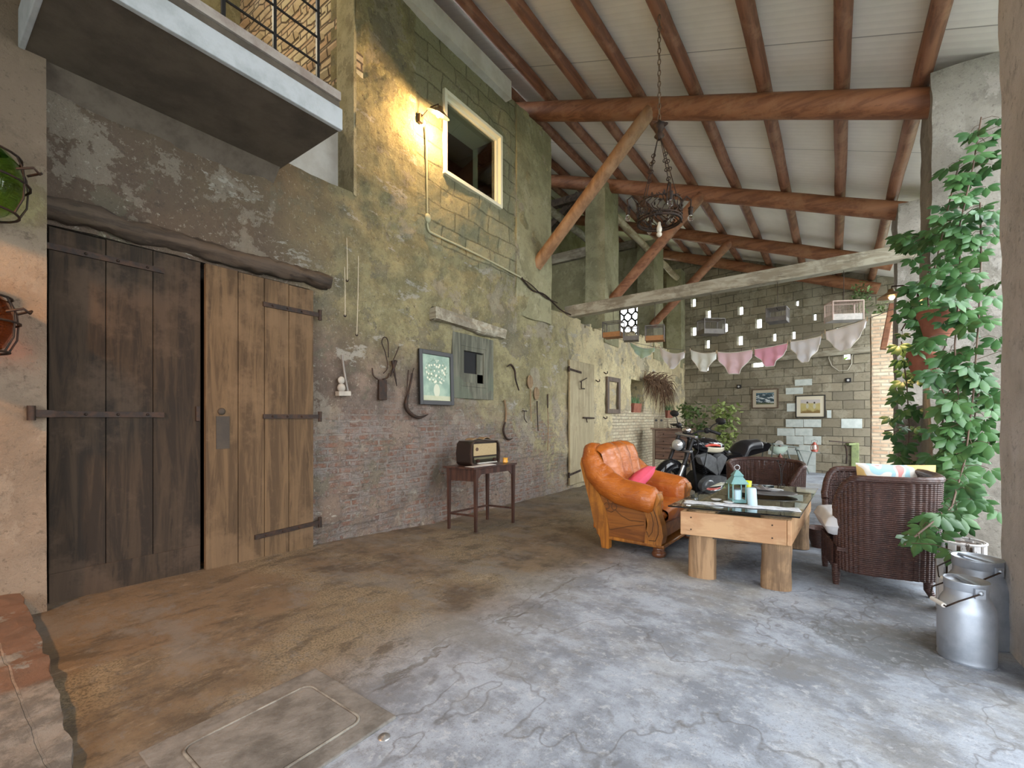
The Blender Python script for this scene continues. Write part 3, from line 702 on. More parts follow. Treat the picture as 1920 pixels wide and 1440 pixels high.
# --- hand tools hung on the wall
def px_tube(root, pts, rad, n=8, off=.05, flat=1.0):
    m = wmb(root); P = [wl(x, y, off) for x, y in pts]
    # smooth the polyline
    Q = []
    for i in range(len(P)-1):
        p0 = P[max(i-1,0)]; p1 = P[i]; p2 = P[i+1]; p3 = P[min(i+2,len(P)-1)]
        for k in range(5):
            t = k/5; Q.append(.5*((2*p1)+(p2-p0)*t+(2*p0-5*p1+4*p2-p3)*t*t+(3*p1-p0-3*p2+p3)*t**3))
    Q.append(P[-1]); L = len(Q)-1
    rs = [rad]*(L+1) if not isinstance(rad, (list,tuple)) else [rad[min(int(i/L*(len(rad)-1)), len(rad)-2)]+(rad[min(int(i/L*(len(rad)-1)), len(rad)-2)+1]-rad[min(int(i/L*(len(rad)-1)), len(rad)-2)])*(i/L*(len(rad)-1)-min(int(i/L*(len(rad)-1)), len(rad)-2)) for i in range(L+1)]
    m.tube(Q, rs, n, flat=flat); return m
def tool(name, label, cat, px, py): return thing(name, label, cat, wl(px, py))
m_handle = wood('worn_tool_handle', (.28,.19,.10), (.18,.115,.06), 'z', 1, .7)
r = tool('sickle', 'large rusty sickle with its point to the right, left of the flower painting', 'sickle', 770, 740)
px_tube(r, [(766,735),(761,760),(770,776),(786,783),(803,777)], [.014,.026,.026,.018,.004], 8).build('blade', m_iron, r)
px_tube(r, [(773,700),(770,717),(766,735)], .012).build('handle', m_iron, r)
px_tube(r, [(766,694),(764,715),(763,740)], .007).build('prong', m_iron, r); px_tube(r, [(776,690),(772,703)], .006).build('prong', m_iron, r)
r = tool('sickle', 'long handled sickle hanging right above the old radio', 'sickle', 948, 790)
px_tube(r, [(948,790),(944,806),(948,820),(955,824),(962,821)], [.012,.018,.018,.014,.004], 8).build('blade', m_iron, r)
px_tube(r, [(946,750),(949,770),(948,792)], .017).build('handle', m_handle, r)
r = tool('billhook', 'slim curved blade hanging highest, right of the small window', 'blade', 965, 700)
px_tube(r, [(950,688),(958,684),(965,695),(967,712),(973,732)], [.004,.018,.016,.014,.010], 8).build('blade', m_iron, r)
r = tool('wooden_fork', 'dark two-pronged tool with a flat blade hanging left of the sickle', 'tool', 717, 715)
px_tube(r, [(698,690),(700,704),(708,711)], .008).build('prong', m_iron, r); px_tube(r, [(730,700),(727,708),(718,711)], .008).build('prong', m_iron, r)
m = wmb(r); a = wl(717, 712, .04); b = wl(717, 750, .04); m.bar(a, b, .03, .11, (0,1,0)); m.build('blade', m_iron, r, .004)
r = tool('wall_snare', 'looped iron wire hanging from a nail above the two-pronged tool', 'wire loop', 722, 640)
px_tube(r, [(719,700),(727,688),(722,660),(716,643),(719,633),(725,634),(728,645),(728,670)], .006).build('loop', m_iron, r)
r = tool('hand_shears', 'rusty shears hanging behind the looped wire', 'shears', 738, 690)
px_tube(r, [(748,650),(742,665),(736,678)], .006).build('handle', m_iron, r); m = px_tube(r, [(736,676),(739,695),(744,724)], [.022,.014,.005]); m.build('blade', m_iron, r)
px_tube(r, [(742,676),(738,690),(732,706)], [.022,.016,.005]).build('blade', m_iron, r)
r = tool('hand_plane', 'whitewashed wooden tool with a slanting blade on the wall right of the barn door', 'tool', 643, 735)
px_tube(r, [(641,665),(646,700),(653,738)], .012).build('bar', mottle('dusty_steel', (.28,.25,.22), None, 9, .6, .5), r)
m = wmb(r); m.bar(wl(632,738,.05), wl(655,738,.05), .07, .05); m.ball(wl(640,727,.05), (.03,.045,.045)); m.ball(wl(640,713,.05), (.02,.04,.04)); m.build('block', mottle('whitewashed_wood', (.42,.38,.32)), r, .006)
def racket(label, px, py, ex, ey, mh):
    r = tool('carpet_beater', label, 'beater', px, py); c = wl(px, py, .05)
    m = wmb(r)
    m.tube([c+Vector((0, .075*math.cos(a*PI/12), .105*math.sin(a*PI/12))) for a in range(24)], .008, 6, False, True)
    for k in range(-3, 4):
        q = k/4; hh = .105*math.sqrt(1-q*q); m.cyl(c+Vector((0,q*.075,-hh)), c+Vector((.006,q*.075,hh)), .006, None, 5)
        ww = .075*math.sqrt(1-q*q); m.cyl(c+Vector((0,-ww,q*.105)), c+Vector((.006,ww,q*.105)), .006, None, 5)
    m.ball(c, (.004,.07,.1)); m.build('woven_head', m_handle, r)
    px_tube(r, [(px+1,py+14),((px+ex)/2,(py+ey)/2),(ex,ey)], [.012,.01,.008]).build('handle', mh, r)
racket('pale woven beater, the upper one of two, with a wooden handle', 994, 716, 996, 790, m_handle)
racket('brown woven beater, the lower one of two, with a black handle', 1006, 738, 1009, 808, m_iron)
r = tool('iron_rod', 'thin iron rod hanging by the left edge of the far plank door', 'rod', 1027, 770)
px_tube(r, [(1027,739),(1027,765)], .012).build('grip', m_iron, r); px_tube(r, [(1027,765),(1028,800),(1027,845)], .008).build('rod', m_handle, r)
r = tool('iron_hook', 'small iron hook between the sickle and the beaters', 'hook', 984, 780)
px_tube(r, [(980,770),(988,771)], .008).build('bracket', m_iron, r); px_tube(r, [(983,771),(983,784),(988,792)], .007).build('hook', m_iron, r)
for i, (a, b, c_, d_, lab) in enumerate(((650,446,651,526,'pale cord hanging down the wall above the barn door corner, leftmost of three'), (646,500,647,592,'pale cord hanging on the wall, middle of three, ending above the whitewashed tool'), (672,480,669,628,'longest pale cord hanging on the wall, rightmost of three, with a dark weight'))):
    r = tool('twine', lab, 'cord', a, b); px_tube(r, [(a,b),((a+c_)/2+.6,(b+d_)/2),(c_,d_)], .004, 5).build('cord', plain('pale_cord', (.55,.47,.35), .8) if i == 0 else bpy.data.materials['pale_cord'], r)
    m = wmb(r); m.ball(wl(c_, d_, .04), .015, 8, 6); m.build('weight', m_iron, r)
# --- lamps (warehouse shades) and conduit
m_enamel = mottle('aged_brass_enamel', (.30,.19,.08), (.16,.10,.045), 12, .4, .5)
def emis(name, c, s):
    t = NT(name); t.put(t.b.inputs['Emission Color'], c); t.b.inputs['Emission Strength'].default_value = s; return t.out(c, .5)
m_bulb = emis('glowing_bulb', (1.0, .66, .26), 22)
def wall_lamp(label, base, tip, power, tilt=0.0, aim=None):
    r = thing('wall_lamp', label, 'lamp', tip); b = Vector(base)-Vector(tip); m = MB()
    m.tube([b, b*.75+Vector((0,0,.05)), b*.4+Vector((0,0,.11)), Vector((0,0,.12)), Vector((0,0,.07))], .009, 8); m.box(b, (.04,.06,.10), 0)
    m.build('arm', m_iron, r, .004)
    R = Matrix.Rotation(tilt, 3, 'Y')
    m = MB(); m.lathe([(.022,.09),(.03,.085),(.035,.055),(.06,.045),(.14,0),(.143,-.004)], (0,0,0), 28); m.lathe([(.134,-.004),(.056,.038),(.03,.045)], (0,0,0), 28)
    for i, p in enumerate(m.v): m.v[i] = R @ p
    m.build('lamp_shade', m_enamel, r)
    m = MB(); m.ball(R @ Vector((0,0,.0)), (.03,.03,.04), 12, 10); m.build('bulb', m_bulb, r)
    l = bpy.data.lights.new('bulb_light', 'SPOT' if aim else 'POINT'); l.energy = power; l.color = (1.0,.62,.27); l.shadow_soft_size = .035
    if aim: l.spot_size = 1.9; l.spot_blend = .6
    lo = bpy.data.objects.new('bulb_light', l); COL.objects.link(lo); lo.parent = r; lo.location = R @ Vector((0,0,-.055))
    if aim: lo.rotation_euler = Vector(aim).to_track_quat('-Z', 'Y').to_euler()
    return r
p = onx(822, 214, WX+.28)
wall_lamp('lit brass-coloured wall lamp beside the upper window', (WX+.02, p.y-.05, p.z+.02), p, 75, .5)
p2 = depth(1672, 556, 5.3)
wall_lamp('lit wall lamp on the right pier beside the ivy', (.79, 7.02, p2.z+.03), p2, 60, -.1, (.75, .1, -1))
m_pipe = plain('painted_conduit', (.40,.38,.24), .6)
r = thing('conduit_pipe', 'thin conduit running down from the upper lamp and slanting along the wall', 'pipe', wl(803, 405))
m = px_tube(r, [(799,235),(800,320),(801,400)], .012, 8, .03); m.build('pipe', m_pipe, r)
m = px_tube(r, [(801,418),(804,432),(818,441),(900,480),(980,522)], .014, 8, .03); m.build('pipe', m_pipe, r)
m = wmb(r); m.ball(wl(802,409,.03), (.03,.05,.06)); m.build('junction_box', m_pipe, r)
r = thing('power_cable', 'dark cable bundle trailing off the conduit over the broken wall edge', 'cable', wl(1000, 540))
px_tube(r, [(978,520),(985,530),(1000,545),(1022,553),(1050,580),(1070,590)], .013, 6, .04).build('cable', m_iron, r); px_tube(r, [(978,522),(996,534),(1020,556),(1045,568)], .009, 6, .05).build('cable', m_iron, r)
# --- far plank door, slim frame, hooks, niches and pots, brushwood bundle
m_doorC = wood('pale_door_planks', (.40,.34,.21), (.30,.25,.15), 'z', .7, .8, .5, (.24,.19,.11))
leaf('plank_door', 'pale tall plank door far along the left wall', 7.62, 8.68, -.08, 2.34, WX+.03, m_doorC, 4, ((2.15,.45,-.03),(.12,.42,.05)), -1)
r = bpy.data.objects['plank_door']; m = wmb(r)
m.tube([wl(1090,715,.12), wl(1090,728,.12), wl(1096,729,.12)], .012); m.tube([wl(1088,716,.12), wl(1100,709,.12)], .01); m.build('latch_handle', m_iron, r)
r = thing('bolt_bar', 'iron bolt bar beside the pale plank door', 'bolt', wl(1106, 783)); m = wmb(r); m.bar(wl(1094,783,.1), wl(1114,784,.1), .02, .03); m.cyl(wl(1099,783,.1), wl(1101,792,.1), .01); m.build('bar', m_iron, r)
for i, (a, b, lab) in enumerate(((1132,701,'small iron hook just above the empty slim frame'), (1117,716,'small iron hook left of the empty slim frame'), (1131,785,'small iron hook below the empty slim frame'))):
    m = MB(); m.tube([(0,0,.04),(.05,0,.0),(.09,0,.01),(.09,0,.05)], .012, 6); o = m.build('wall_hook', m_iron); o.location = wl(a, b, .0); tag(o, lab, 'hook', 'wall hooks')
r = thing('empty_frame', 'empty dark wooden frame hung on the pale wall past the plank door', 'frame', (WX+.03, 9.75, 1.75)); m = wmb(r); rect_frame(m, WX+.02, 9.38, 10.12, 1.32, 2.15, .10, .05); m.build('moulding', wood('dark_moulding', (.16,.115,.085), (.08,.055,.04), 'z'), r, .01)
m_terra = mottle('terracotta', (.34,.125,.075), (.26,.09,.055), 8, .85)
m_succ = mottle('succulent_green', (.13,.24,.09), (.08,.15,.06), 8, .6)
for (yy, zz, nm, lab, n_) in ((11.45, N1[2], 'flower_pot', 'terracotta trough pot in the nearer wall niche', 1), (14.3, N2[2], 'flower_pot', 'terracotta trough pot in the farther wall niche', 2)):
    r = thing(nm, lab, 'pot', (WX-.12, yy, zz)); m = MB(); m.prism([(-.1,0),(.1,0),(.13,.24),(-.13,.24)], -.27, .27, 'y'); m.build('planter', m_terra, r, .01)
    m = MB()
    for k in range(60):
        a = random.uniform(-.1,.1); b = random.uniform(-.25,.25); m.cyl((a,b,.22), (a+random.uniform(-.06,.06), b+random.uniform(-.06,.06), .30+random.random()*.14), .014, .002, 5)
    m.build('plant', m_succ, r)
r = thing('glass_bottle', 'tiny clear bottle at the left of the nearer wall niche', 'bottle', (WX-.06, 11.02, N1[2])); m = MB(); m.lathe([(.03,0),(.035,.01),(.035,.16),(.012,.20),(.012,.26)], (0,0,0), 14); m.build('glass', plain('pale_bottle', (.55,.60,.62), .1), r)
for (yy, dz, hh) in ((N1, 0, 0), (N2, 0, 0)):
    struct(MB().bx((WX-.5, yy[0]-.1, yy[2]-.1), (WX-.42, yy[1]+.1, yy[3]+.1)).build('wall_niche_back', m_pier))
r = thing('brushwood_bundle', 'dry brown brushwood bundle hanging on the pale wall between the niches', 'twigs', wl(1222, 710)); m = wmb(r)
for k in range(240):
    a = random.random(); c = wl(1206+a*40, 709+6*a*a, .12)
    e = c+Vector((random.uniform(-.05,.35), random.uniform(-.5,.55)+a*.35, -random.uniform(.1,.55)*(1+1.3*(a if a < .9 else .2)) if random.random() < .85 else random.uniform(.0,.25)))
    mid = (c+e)/2+Vector((.08,0,.08)); m.tube([c, mid, e], [.012,.009,.003], 4)
m.build('twigs', mottle('dry_twigs', (.17,.095,.05), (.09,.05,.028), 14, .9), r)
# --- demijohns in wire baskets by the near left pier
m_green = glassm('green_glass', (.16,.42,.05), .03); m_amber = glassm('dark_amber_glass', (.25,.07,.02), .03)
def demijohn(label, c, mat, sc=1.0, tilt=.0):
    r = thing('demijohn', label, 'bottle', c); r.rotation_euler = (0, tilt, 0)
    prof = [(.0,-.21),(.12,-.21),(.17,-.17),(.205,-.08),(.21,.02),(.19,.10),(.14,.17),(.07,.215),(.035,.24),(.032,.29),(.04,.295)]
    prof = [(a*sc, b*sc) for a, b in prof]
    m = MB(); m.lathe(prof, (0,0,0), 36); m.build('bottle_body', mat, r)
    m = MB()
    for z, rr in ((-.20,.19),(-.02,.235),(.13,.20)):
        m.tube([(rr*sc*math.cos(a*PI/12), rr*sc*math.sin(a*PI/12), z*sc) for a in range(24)], .007, 6, False, True)
    for k in range(8):
        a = 2*PI*k/8+.2; m.tube([(rr*sc*math.cos(a), rr*sc*math.sin(a), z*sc) for z, rr in ((-.20,.19),(-.11,.23),(-.02,.235),(.06,.228),(.13,.20))], .005, 5)
    m.build('wire_basket', m_iron, r)
    for a in (.9, -2.2):
        m = MB(); c_, s_ = math.cos(a), math.sin(a); rr = .235*sc
        m.tube([(rr*c_-.04*s_, rr*s_+.04*c_, .03), ((rr+.07)*c_-.03*s_, (rr+.07)*s_+.03*c_, .05), ((rr+.08)*c_, (rr+.08)*s_, .03), ((rr+.07)*c_+.03*s_, (rr+.07)*s_-.03*c_, .05), (rr*c_+.04*s_, rr*s_-.04*c_, .03)], .007, 6)
        m.build('handle', m_iron, r)
    m = MB(); m.tube([(-.21*sc,0,.02),(-.33,0,.06),(-.38,0,.12)], .009, 6); m.build('wall_bracket', m_iron, r)
    return r
demijohn('big green glass demijohn in a wire basket, upper left edge', depth(-58, 322, 2.45), m_green, .98, 0)
demijohn('dark amber demijohn in a wire basket, below the green one', depth(-72, 592, 2.45), m_amber, .93, 0)
# --- balcony slab and railing
r = thing('balcony', 'grey concrete balcony slab jutting over the barn door', 'balcony', (WX, 1.27, 3.47))
m = wmb(r); m.bx((WX-.3, .47, 3.47), (-3.17, 2.07, 3.70)); m.build('slab', [m_slab_c], r, .008)
m = wmb(r); m.bx((-3.18, .46, 3.465), (-3.14, 2.075, 3.63)); m.bx((WX+.1, .45, 3.465), (-3.14, .48, 3.70)); m.build('fascia', m_slab_f, r, .006)
m = wmb(r); m.bx((WX-.3, .47, 3.70), (-3.155, 2.07, 3.765)); m.jitter(.006, 9); m.build('paving_edge', mottle('crumbly_edge', (.40,.35,.31), (.28,.22,.19), 7, .9, 0, .5, 30, .02), r)
m = wmb(r); m.add([(WX,.5,3.47),(WX,2.05,3.47),(WX,2.05,3.33),(WX,.5,3.33),(WX+.14,.5,3.47),(WX+.14,2.05,3.47)], [(0,1,5,4),(3,2,1,0),(4,5,2,3),(1,2,5),(0,4,3)]); m.jitter(.008, 8); m.build('mortar_haunch', mottle('haunch_mortar', (.13,.105,.08), (.08,.063,.047), 6, .9, 0, .5), r)
r = thing('balcony_railing', 'black iron railing standing on the balcony edge', 'railing', (-3.25, 1.27, 3.765))
ys = [.62,.95,1.27,1.60,1.93]
for y in ys: wmb(r).box((-3.25, y, 4.25), (.022,.022,.97)).build('post', m_black, r)
for z in (3.95, 4.15, 4.35, 4.55, 4.73): wmb(r).bx((-3.256, .62, z-.006), (-3.244, 1.95, z+.006)).build('rail', m_black, r)
# alcove door seen behind the railing
struct(MB().bx((WX-2.7, .9, 3.8), (WX-2.66, 2.35, 6.3)).build('door_1', plain('pale_yellow_door', (.80,.78,.50), .6)))
# ================================================================== side table with the radio
m_mahog = wood('dark_mahogany', (.075,.033,.022), (.035,.016,.012), 'z', 1, .4, .15, None, .3)
TZ = .625
A_, B_, C_, D_ = [onfloor(*q) for q in ((842,991),(892,998),(914,974),(962,980))]
ctr = (A_+B_+C_+D_)/4
r = thing('side_table', 'dark mahogany side table carrying the old radio', 'table', (ctr.x, ctr.y, FZ(ctr.y)))
for q, nm in ((A_,0),(B_,0),(C_,0),(D_,0)):
    m = wmb(r); z0 = FZ(q.y)
    m.add([(q.x+sx*w_, q.y+sy*w_, z) for z, w_ in ((z0,.014),(TZ-.02,.021)) for sx, sy in ((-1,-1),(1,-1),(1,1),(-1,1))], [(0,3,2,1),(4,5,6,7),(0,1,5,4),(1,2,6,5),(2,3,7,6),(3,0,4,7)]); m.build('leg', m_mahog, r)
ex = (B_-A_); ey = (C_-A_)
m = wmb(r)
c4 = [A_-ex*.12-ey*.08, B_+ex*.08-ey*.08, D_+ex*.08+ey*.06, C_-ex*.12+ey*.06]
m.prism([(q.x, q.y) for q in c4], TZ-.02, TZ, 'z'); m.build('tabletop', m_mahog, r, .004)
m = wmb(r)
for a, b, h in ((A_,B_,.15),(A_,C_,.13),(C_,D_,.07),(B_,D_,.07)):
    m.bar(Vector((a.x,a.y,TZ-.02-h/2)), Vector((b.x,b.y,TZ-.02-h/2)), .018, h)
m.build('apron', m_mahog, r)
m = wmb(r)
for a, b in ((A_,B_),(A_,C_),(C_,D_)):
    m.bar(Vector((a.x,a.y,FZ(a.y)+.19)), Vector((b.x,b.y,FZ(b.y)+.19)), .018, .022)
m.build('stretcher', m_mahog, r)
for q, s_ in ((D_, -1), (B_, 1)):
    m = wmb(r); m.prism([(q.y+s_*.015, TZ-.09), (q.y+s_*.10, TZ-.09), (q.y+s_*.035, TZ-.14), (q.y+s_*.015, TZ-.22)], q.x-.008, q.x+.008, 'x'); m.build('bracket', m_mahog, r)
# radio: faces the room
rc = (A_+D_)/2+Vector((-.02,-.0,0)); ang = math.atan2(ey.y, ey.x)-PI/2
r = thing('vintage_radio', 'old dark wooden valve radio with a cream cloth front on the side table', 'radio', (rc.x-.02, rc.y-.02, TZ+.002), ang)
hw, hh, dp = .255, .30, .13
prof = [(-hw+.03,0),(hw-.03,0),(hw,.03),(hw+.012,hh*.5),(hw-.005,hh-.04),(hw-.04,hh),(-hw+.04,hh),(-hw+.005,hh-.04),(-hw-.012,hh*.5),(-hw,.03)]
m = MB(); m.prism(prof, -dp, dp-.02, 'x'); m.build('cabinet', plain('dark_lacquer', (.022,.014,.011), .25), r, .012)
m = MB()
pin = [(a*.93, .02+b*.90) for a, b in prof]
for i in range(len(prof)):
    j = (i+1) % len(prof)
    m.add([(dp-.02,)+prof[i], (dp-.02,)+prof[j], (dp,)+prof[j], (dp,)+prof[i], (dp,)+pin[i], (dp,)+pin[j], (dp-.02,)+pin[j], (dp-.02,)+pin[i]], [(0,1,2,3),(3,2,5,4),(4,5,6,7)])
m.build('bezel', plain('brown_lacquer', (.045,.028,.02), .25), r)
t = NT('speaker_cloth'); m_cloth = t.out(t.mix(t.ramp(t.voro(160), .3, .6), (.42,.32,.17), (.33,.24,.12)), .8)
MB().bx((dp-.025,-.205,.12), (dp-.012,.205,.265)).build('speaker_cloth', m_cloth, r)
MB().bx((dp-.025,-.205,.035), (dp-.012,.205,.105)).build('dial_glass', plain('dark_dial', (.03,.028,.02), .1), r)
MB().bx((dp-.014,-.2,.075), (dp-.010,.2,.10)).build('dial_scale', plain('olive_scale', (.12,.11,.06), .3), r)
for y in (-.15, .15): MB().cyl((dp-.015,y,.06), (dp+.02,y,.06), .022).build('knob', plain('brown_knob', (.04,.02,.015), .2) if y < 0 else bpy.data.materials['brown_knob'], r)
MB().cyl((dp-.012,-.15,.20), (dp-.006,-.15,.20), .022).build('badge', plain('dark_badge', (.09,.05,.03), .3), r)
MB().bx((dp-.02,-.14,.022), (dp+.004,.2,.034)).build('key_row', plain('ivory_keys', (.5,.48,.42), .3), r)
r2 = thing('folded_papers', 'two rolled brown papers lying on top of the radio', 'papers', (rc.x-.03, rc.y-.02, TZ+.302), ang)
mp = mottle('brown_paper', (.30,.20,.10), (.22,.14,.07), 12)
m = MB(); m.surf(lambda a, b: Vector((-.07+.14*b, -.16+.20*a, .012+.02*math.sin(a*PI)*(1-a*.5))), 10, 6); m.build('paper', mp, r2, 0, .006)
m = MB(); m.surf(lambda a, b: Vector((-.06+.12*b, .03+.15*a, .010+.025*math.sin(a*PI))), 10, 6); m.build('paper', mp, r2, 0, .006)
r3 = thing('open_newspaper', 'pale folded newspaper lying in front of the radio', 'newspaper', (rc.x+.13, rc.y-.16, TZ+.002), ang)
m = MB(); m.surf(lambda a, b: Vector((-.05+.13*b, -.22+.42*a, .004+.035*max(0,math.sin((a-.35)*4))*b**.5*(1-b))), 16, 8); m.build('paper', plain('newsprint', (.48,.45,.42), .8), r3, 0, .003)
r4 = thing('candle_holder', 'small amber glass candle holder at the right end of the side table', 'candle holder', (D_.x-.08, D_.y-.06, TZ+.001))
m = MB(); m.lathe([(.022,0),(.035,.01),(.03,.05),(.036,.07)], (0,0,0), 8, 1, 1, False); m.build('cup', plain('amber_glass', (.75,.38,.06), .15), r4)
MB().lathe([(.018,.045),(.018,.062),(.004,.064)], (0,0,0), 10).build('candle', plain('ivory_wax', (.8,.66,.36), .5), r4)
# ================================================================== hanging things
def chain(m, a, b, link=.05, r=.005):
    a = Vector(a); b = Vector(b); n = max(2, int((b-a).length/link)); d = (b-a).normalized()
    for i in range(n):
        c = a.lerp(b, (i+.5)/n); R = frame_of(d, (1,0,0) if i % 2 else (0,1,0.01))
        m.tube([c+R @ Vector((math.cos(k*PI/4)*link*.26, math.sin(k*PI/4)*link*.62, 0)) for k in range(8)], r, 4, False, True)
cx_ = ray(1236, 400); chp = O+cx_*5.0
r = thing('chandelier', 'black wrought iron ring chandelier with bare bulbs, hung on a long chain', 'chandelier', (chp.x, chp.y, chp.z))
m = MB()
RR = .235
def ringp(z, rr, n=40): return [(rr*math.cos(2*PI*k/n), rr*math.sin(2*PI*k/n), z) for k in range(n)]
m.tube(ringp(-.10, RR*.97), .016, 6, False, True); m.tube(ringp(-.07, RR), .010, 6, False, True); m.tube(ringp(.10, RR), .009, 6, False, True)
m.build('ring', m_iron, r)
m = MB(); random.seed(3)
for k in range(26):
    a = 2*PI*k/26; pts = []
    for q in range(7):
        aa = a+.16*math.sin(q*1.3+k); zz = -.09+.035*q; rr = RR+.012*math.sin(q*2+k); pts.append((rr*math.cos(aa), rr*math.sin(aa), zz))
    m.tube(pts, .006, 5)
for k in range(90):
    a = random.uniform(0, 2*PI); z = random.uniform(-.12, .14); c = Vector((RR*math.cos(a), RR*math.sin(a), z)); s_ = .028
    t1 = Vector((random.uniform(-1,1), random.uniform(-1,1), random.uniform(-1,1))).normalized(); t2 = t1.cross(Vector((math.cos(a), math.sin(a), .2))).normalized()
    m.add([c-t1*s_, c+t2*s_*.5, c+t1*s_, c-t2*s_*.5, c+t1.cross(t2)*.006], [(0,1,4),(1,2,4),(2,3,4),(3,0,4),(3,2,1,0)])
m.build('iron_foliage', m_iron, r)
hub = Vector((0, 0, .92))
m = MB(); m.lathe([(.02,-.10),(.055,-.06),(.03,-.02),(.05,.02),(.075,.06),(.03,.09),(.012,.12)], hub, 14); m.ball(hub+Vector((.05,.0,.05)), (.05,.02,.02)); m.build('hub', m_iron, r)
for k in range(4):
    a = PI/4+k*PI/2+.35; b = Vector((RR*math.cos(a), RR*math.sin(a), .12)); m = MB()
    m.tube([hub+Vector((.02*math.cos(a), .02*math.sin(a), -.08)), hub.lerp(b, .45)+Vector((0,0,-.01)), b], .005, 5)
    for q in (.38, .5, .62): m.tube([hub.lerp(b, q)+Vector((.022*math.cos(j*PI/4), 0, .022*math.sin(j*PI/4))) for j in range(8)], .005, 4, False, True)
    m.build('hanging_rod', m_iron, r)
for k, a in enumerate((-T+PI*0.02+PI, -T+.0, -T+PI*.55, -T-PI*.5)):
    a = {0: T+PI, 1: T, 2: T+PI/2, 3: T-PI/2}[k]
    c_, s_ = math.cos(a), math.sin(a)
    m = MB(); m.tube([(RR*c_, RR*s_, .0), ((RR+.02)*c_, (RR+.02)*s_, .12), ((RR+.07)*c_, (RR+.07)*s_, .19), ((RR+.12)*c_, (RR+.12)*s_, .15), ((RR+.115)*c_, (RR+.115)*s_, .06)], .008, 6)
    arm = m.build('arm', m_iron, r)
    m = MB(); m.lathe([(.02,.07),(.03,.06),(.022,.04),(.028,.03),(.02,-.02)], ((RR+.115)*c_, (RR+.115)*s_, 0), 12); m.build('lamp_socket', m_iron, arm)
    m = MB(); m.ball(((RR+.115)*c_, (RR+.115)*s_, -.055), (.028,.028,.04), 14, 10); m.build('bulb', bpy.data.materials.get('unlit_bulb') or glassm('unlit_bulb', (1,1,1), .05, 1.2), arm)
m = MB(); m.lathe([(.012,-.22),(.028,-.20),(.03,-.17),(.02,-.14),(.014,-.10)], (0,0,0), 12); m.ball((0,0,-.235), .03); m.build('pendant_drop', plain('cream_ceramic', (.62,.56,.46), .4), r)
topz = rz_at(-1.6)+.15
m = MB(); chain(m, hub+Vector((0,0,.12)), (0, 0, topz-chp.z), .06, .006); m.build('chain', mottle('rusty_chain', (.16,.10,.06)), r)
# bird cages hanging from the grey beam
def beam_at(px):
    d = ray(px, 500); a = onx(1062, 587, WX-.1); b = Vector((.95, 8.8, 3.66)); e = b-a
    # intersect in plan
    den = d.x*(-e.y)+e.x*d.y; t = (-(a.x)*(-e.y)-e.x*(a.y))/den if False else None
    k = (a.y*d.x-a.x*d.y)/(e.x*d.y-e.y*d.x); p = a+e*k
    return p
def cage(label, px, py, w, h, dpt, mt, mw, rz, nb=8):
    bp = beam_at(px); dd = (-ST*bp.x+CT*bp.y); c = depth(px, py, dd)
    r = thing('bird_cage', label, 'bird cage', c, rz, 'bird cages under the grey beam')
    m = MB(); m.bx((-w/2,-dpt/2,-h/2), (w/2,dpt/2,-h/2+h*.33)); m.build('tray', mt, r, .004)
    m = MB()
    for x in (-w/2, w/2):
        for y in (-dpt/2, dpt/2): m.bar((x,y,-h/2), (x,y,h/2), .014, .014)
    for z in (h/2, ):
        m.bar((-w/2,-dpt/2,z), (w/2,-dpt/2,z), .014, .014); m.bar((-w/2,dpt/2,z), (w/2,dpt/2,z), .014, .014); m.bar((-w/2,-dpt/2,z), (-w/2,dpt/2,z), .014, .014); m.bar((w/2,-dpt/2,z), (w/2,dpt/2,z), .014, .014)
    m.build('cage_frame', mw, r)
    m = MB()
    for k in range(1, nb*2):
        x = -w/2+w*k/(nb*2)
        for y in (-dpt/2, dpt/2): m.cyl((x,y,-h/2+h*.3), (x,y,h/2), .0022, None, 4)
        m.cyl((x,-dpt/2,h/2), (x,dpt/2,h/2), .0022, None, 4)
    for k in range(1, nb):
        y = -dpt/2+dpt*k/nb
        for x in (-w/2, w/2): m.cyl((x,y,-h/2+h*.3), (x,y,h/2), .0022, None, 4)
    m.build('bars', mw, r)
    m = MB(); Ri = Matrix.Rotation(-rz, 3, 'Z'); top = Ri @ Vector((bp.x-c.x, bp.y-c.y, bp.z-c.z)); m.cyl((0,0,h/2), (0,0,max(h/2+.05, bp.z-c.z-.08)), .004, None, 5); m.bar((-w/2,0,h/2), (w/2,0,h/2), .01, .01); m.build('hanging_wire', m_iron, r)
    return r
m_traywood = mottle('orange_brown_board', (.36,.17,.06), (.28,.12,.045), 8); m_cagegrey = mottle('dull_zinc', (.17,.155,.14), None, 9, .6, .4); m_cagepink = mottle('faded_pink_paint', (.50,.36,.31), (.42,.33,.27), 9)
m_cagewhite = mottle('dirty_white_sheet', (.50,.46,.42), None, 8)
cage('open bird cage on an orange-brown tray, leftmost under the grey beam', 1150, 619, .34, .29, .25, m_traywood, m_cagegrey, .1)
cage('small bird cage hanging before the bright lattice', 1183, 627, .26, .25, .22, m_cagegrey, m_cagegrey, .3)
cage('open bird cage on an orange-brown tray at the foot of the farthest strut', 1228, 626, .32, .27, .24, m_traywood, m_cagegrey, .25)
cage('zinc bird cage before the lit holes of the block wall', 1333, 614, .36, .26, .25, m_cagegrey, m_cagegrey, .7)
cage('zinc bird cage turned corner-on, hanging mid-way under the grey beam', 1458, 592, .30, .22, .28, m_cagegrey, m_cagegrey, 1.5)
cage('pinkish white bird cage, largest and rightmost', 1582, 585, .42, .29, .25, m_cagewhite, m_cagepink, .45, 10)
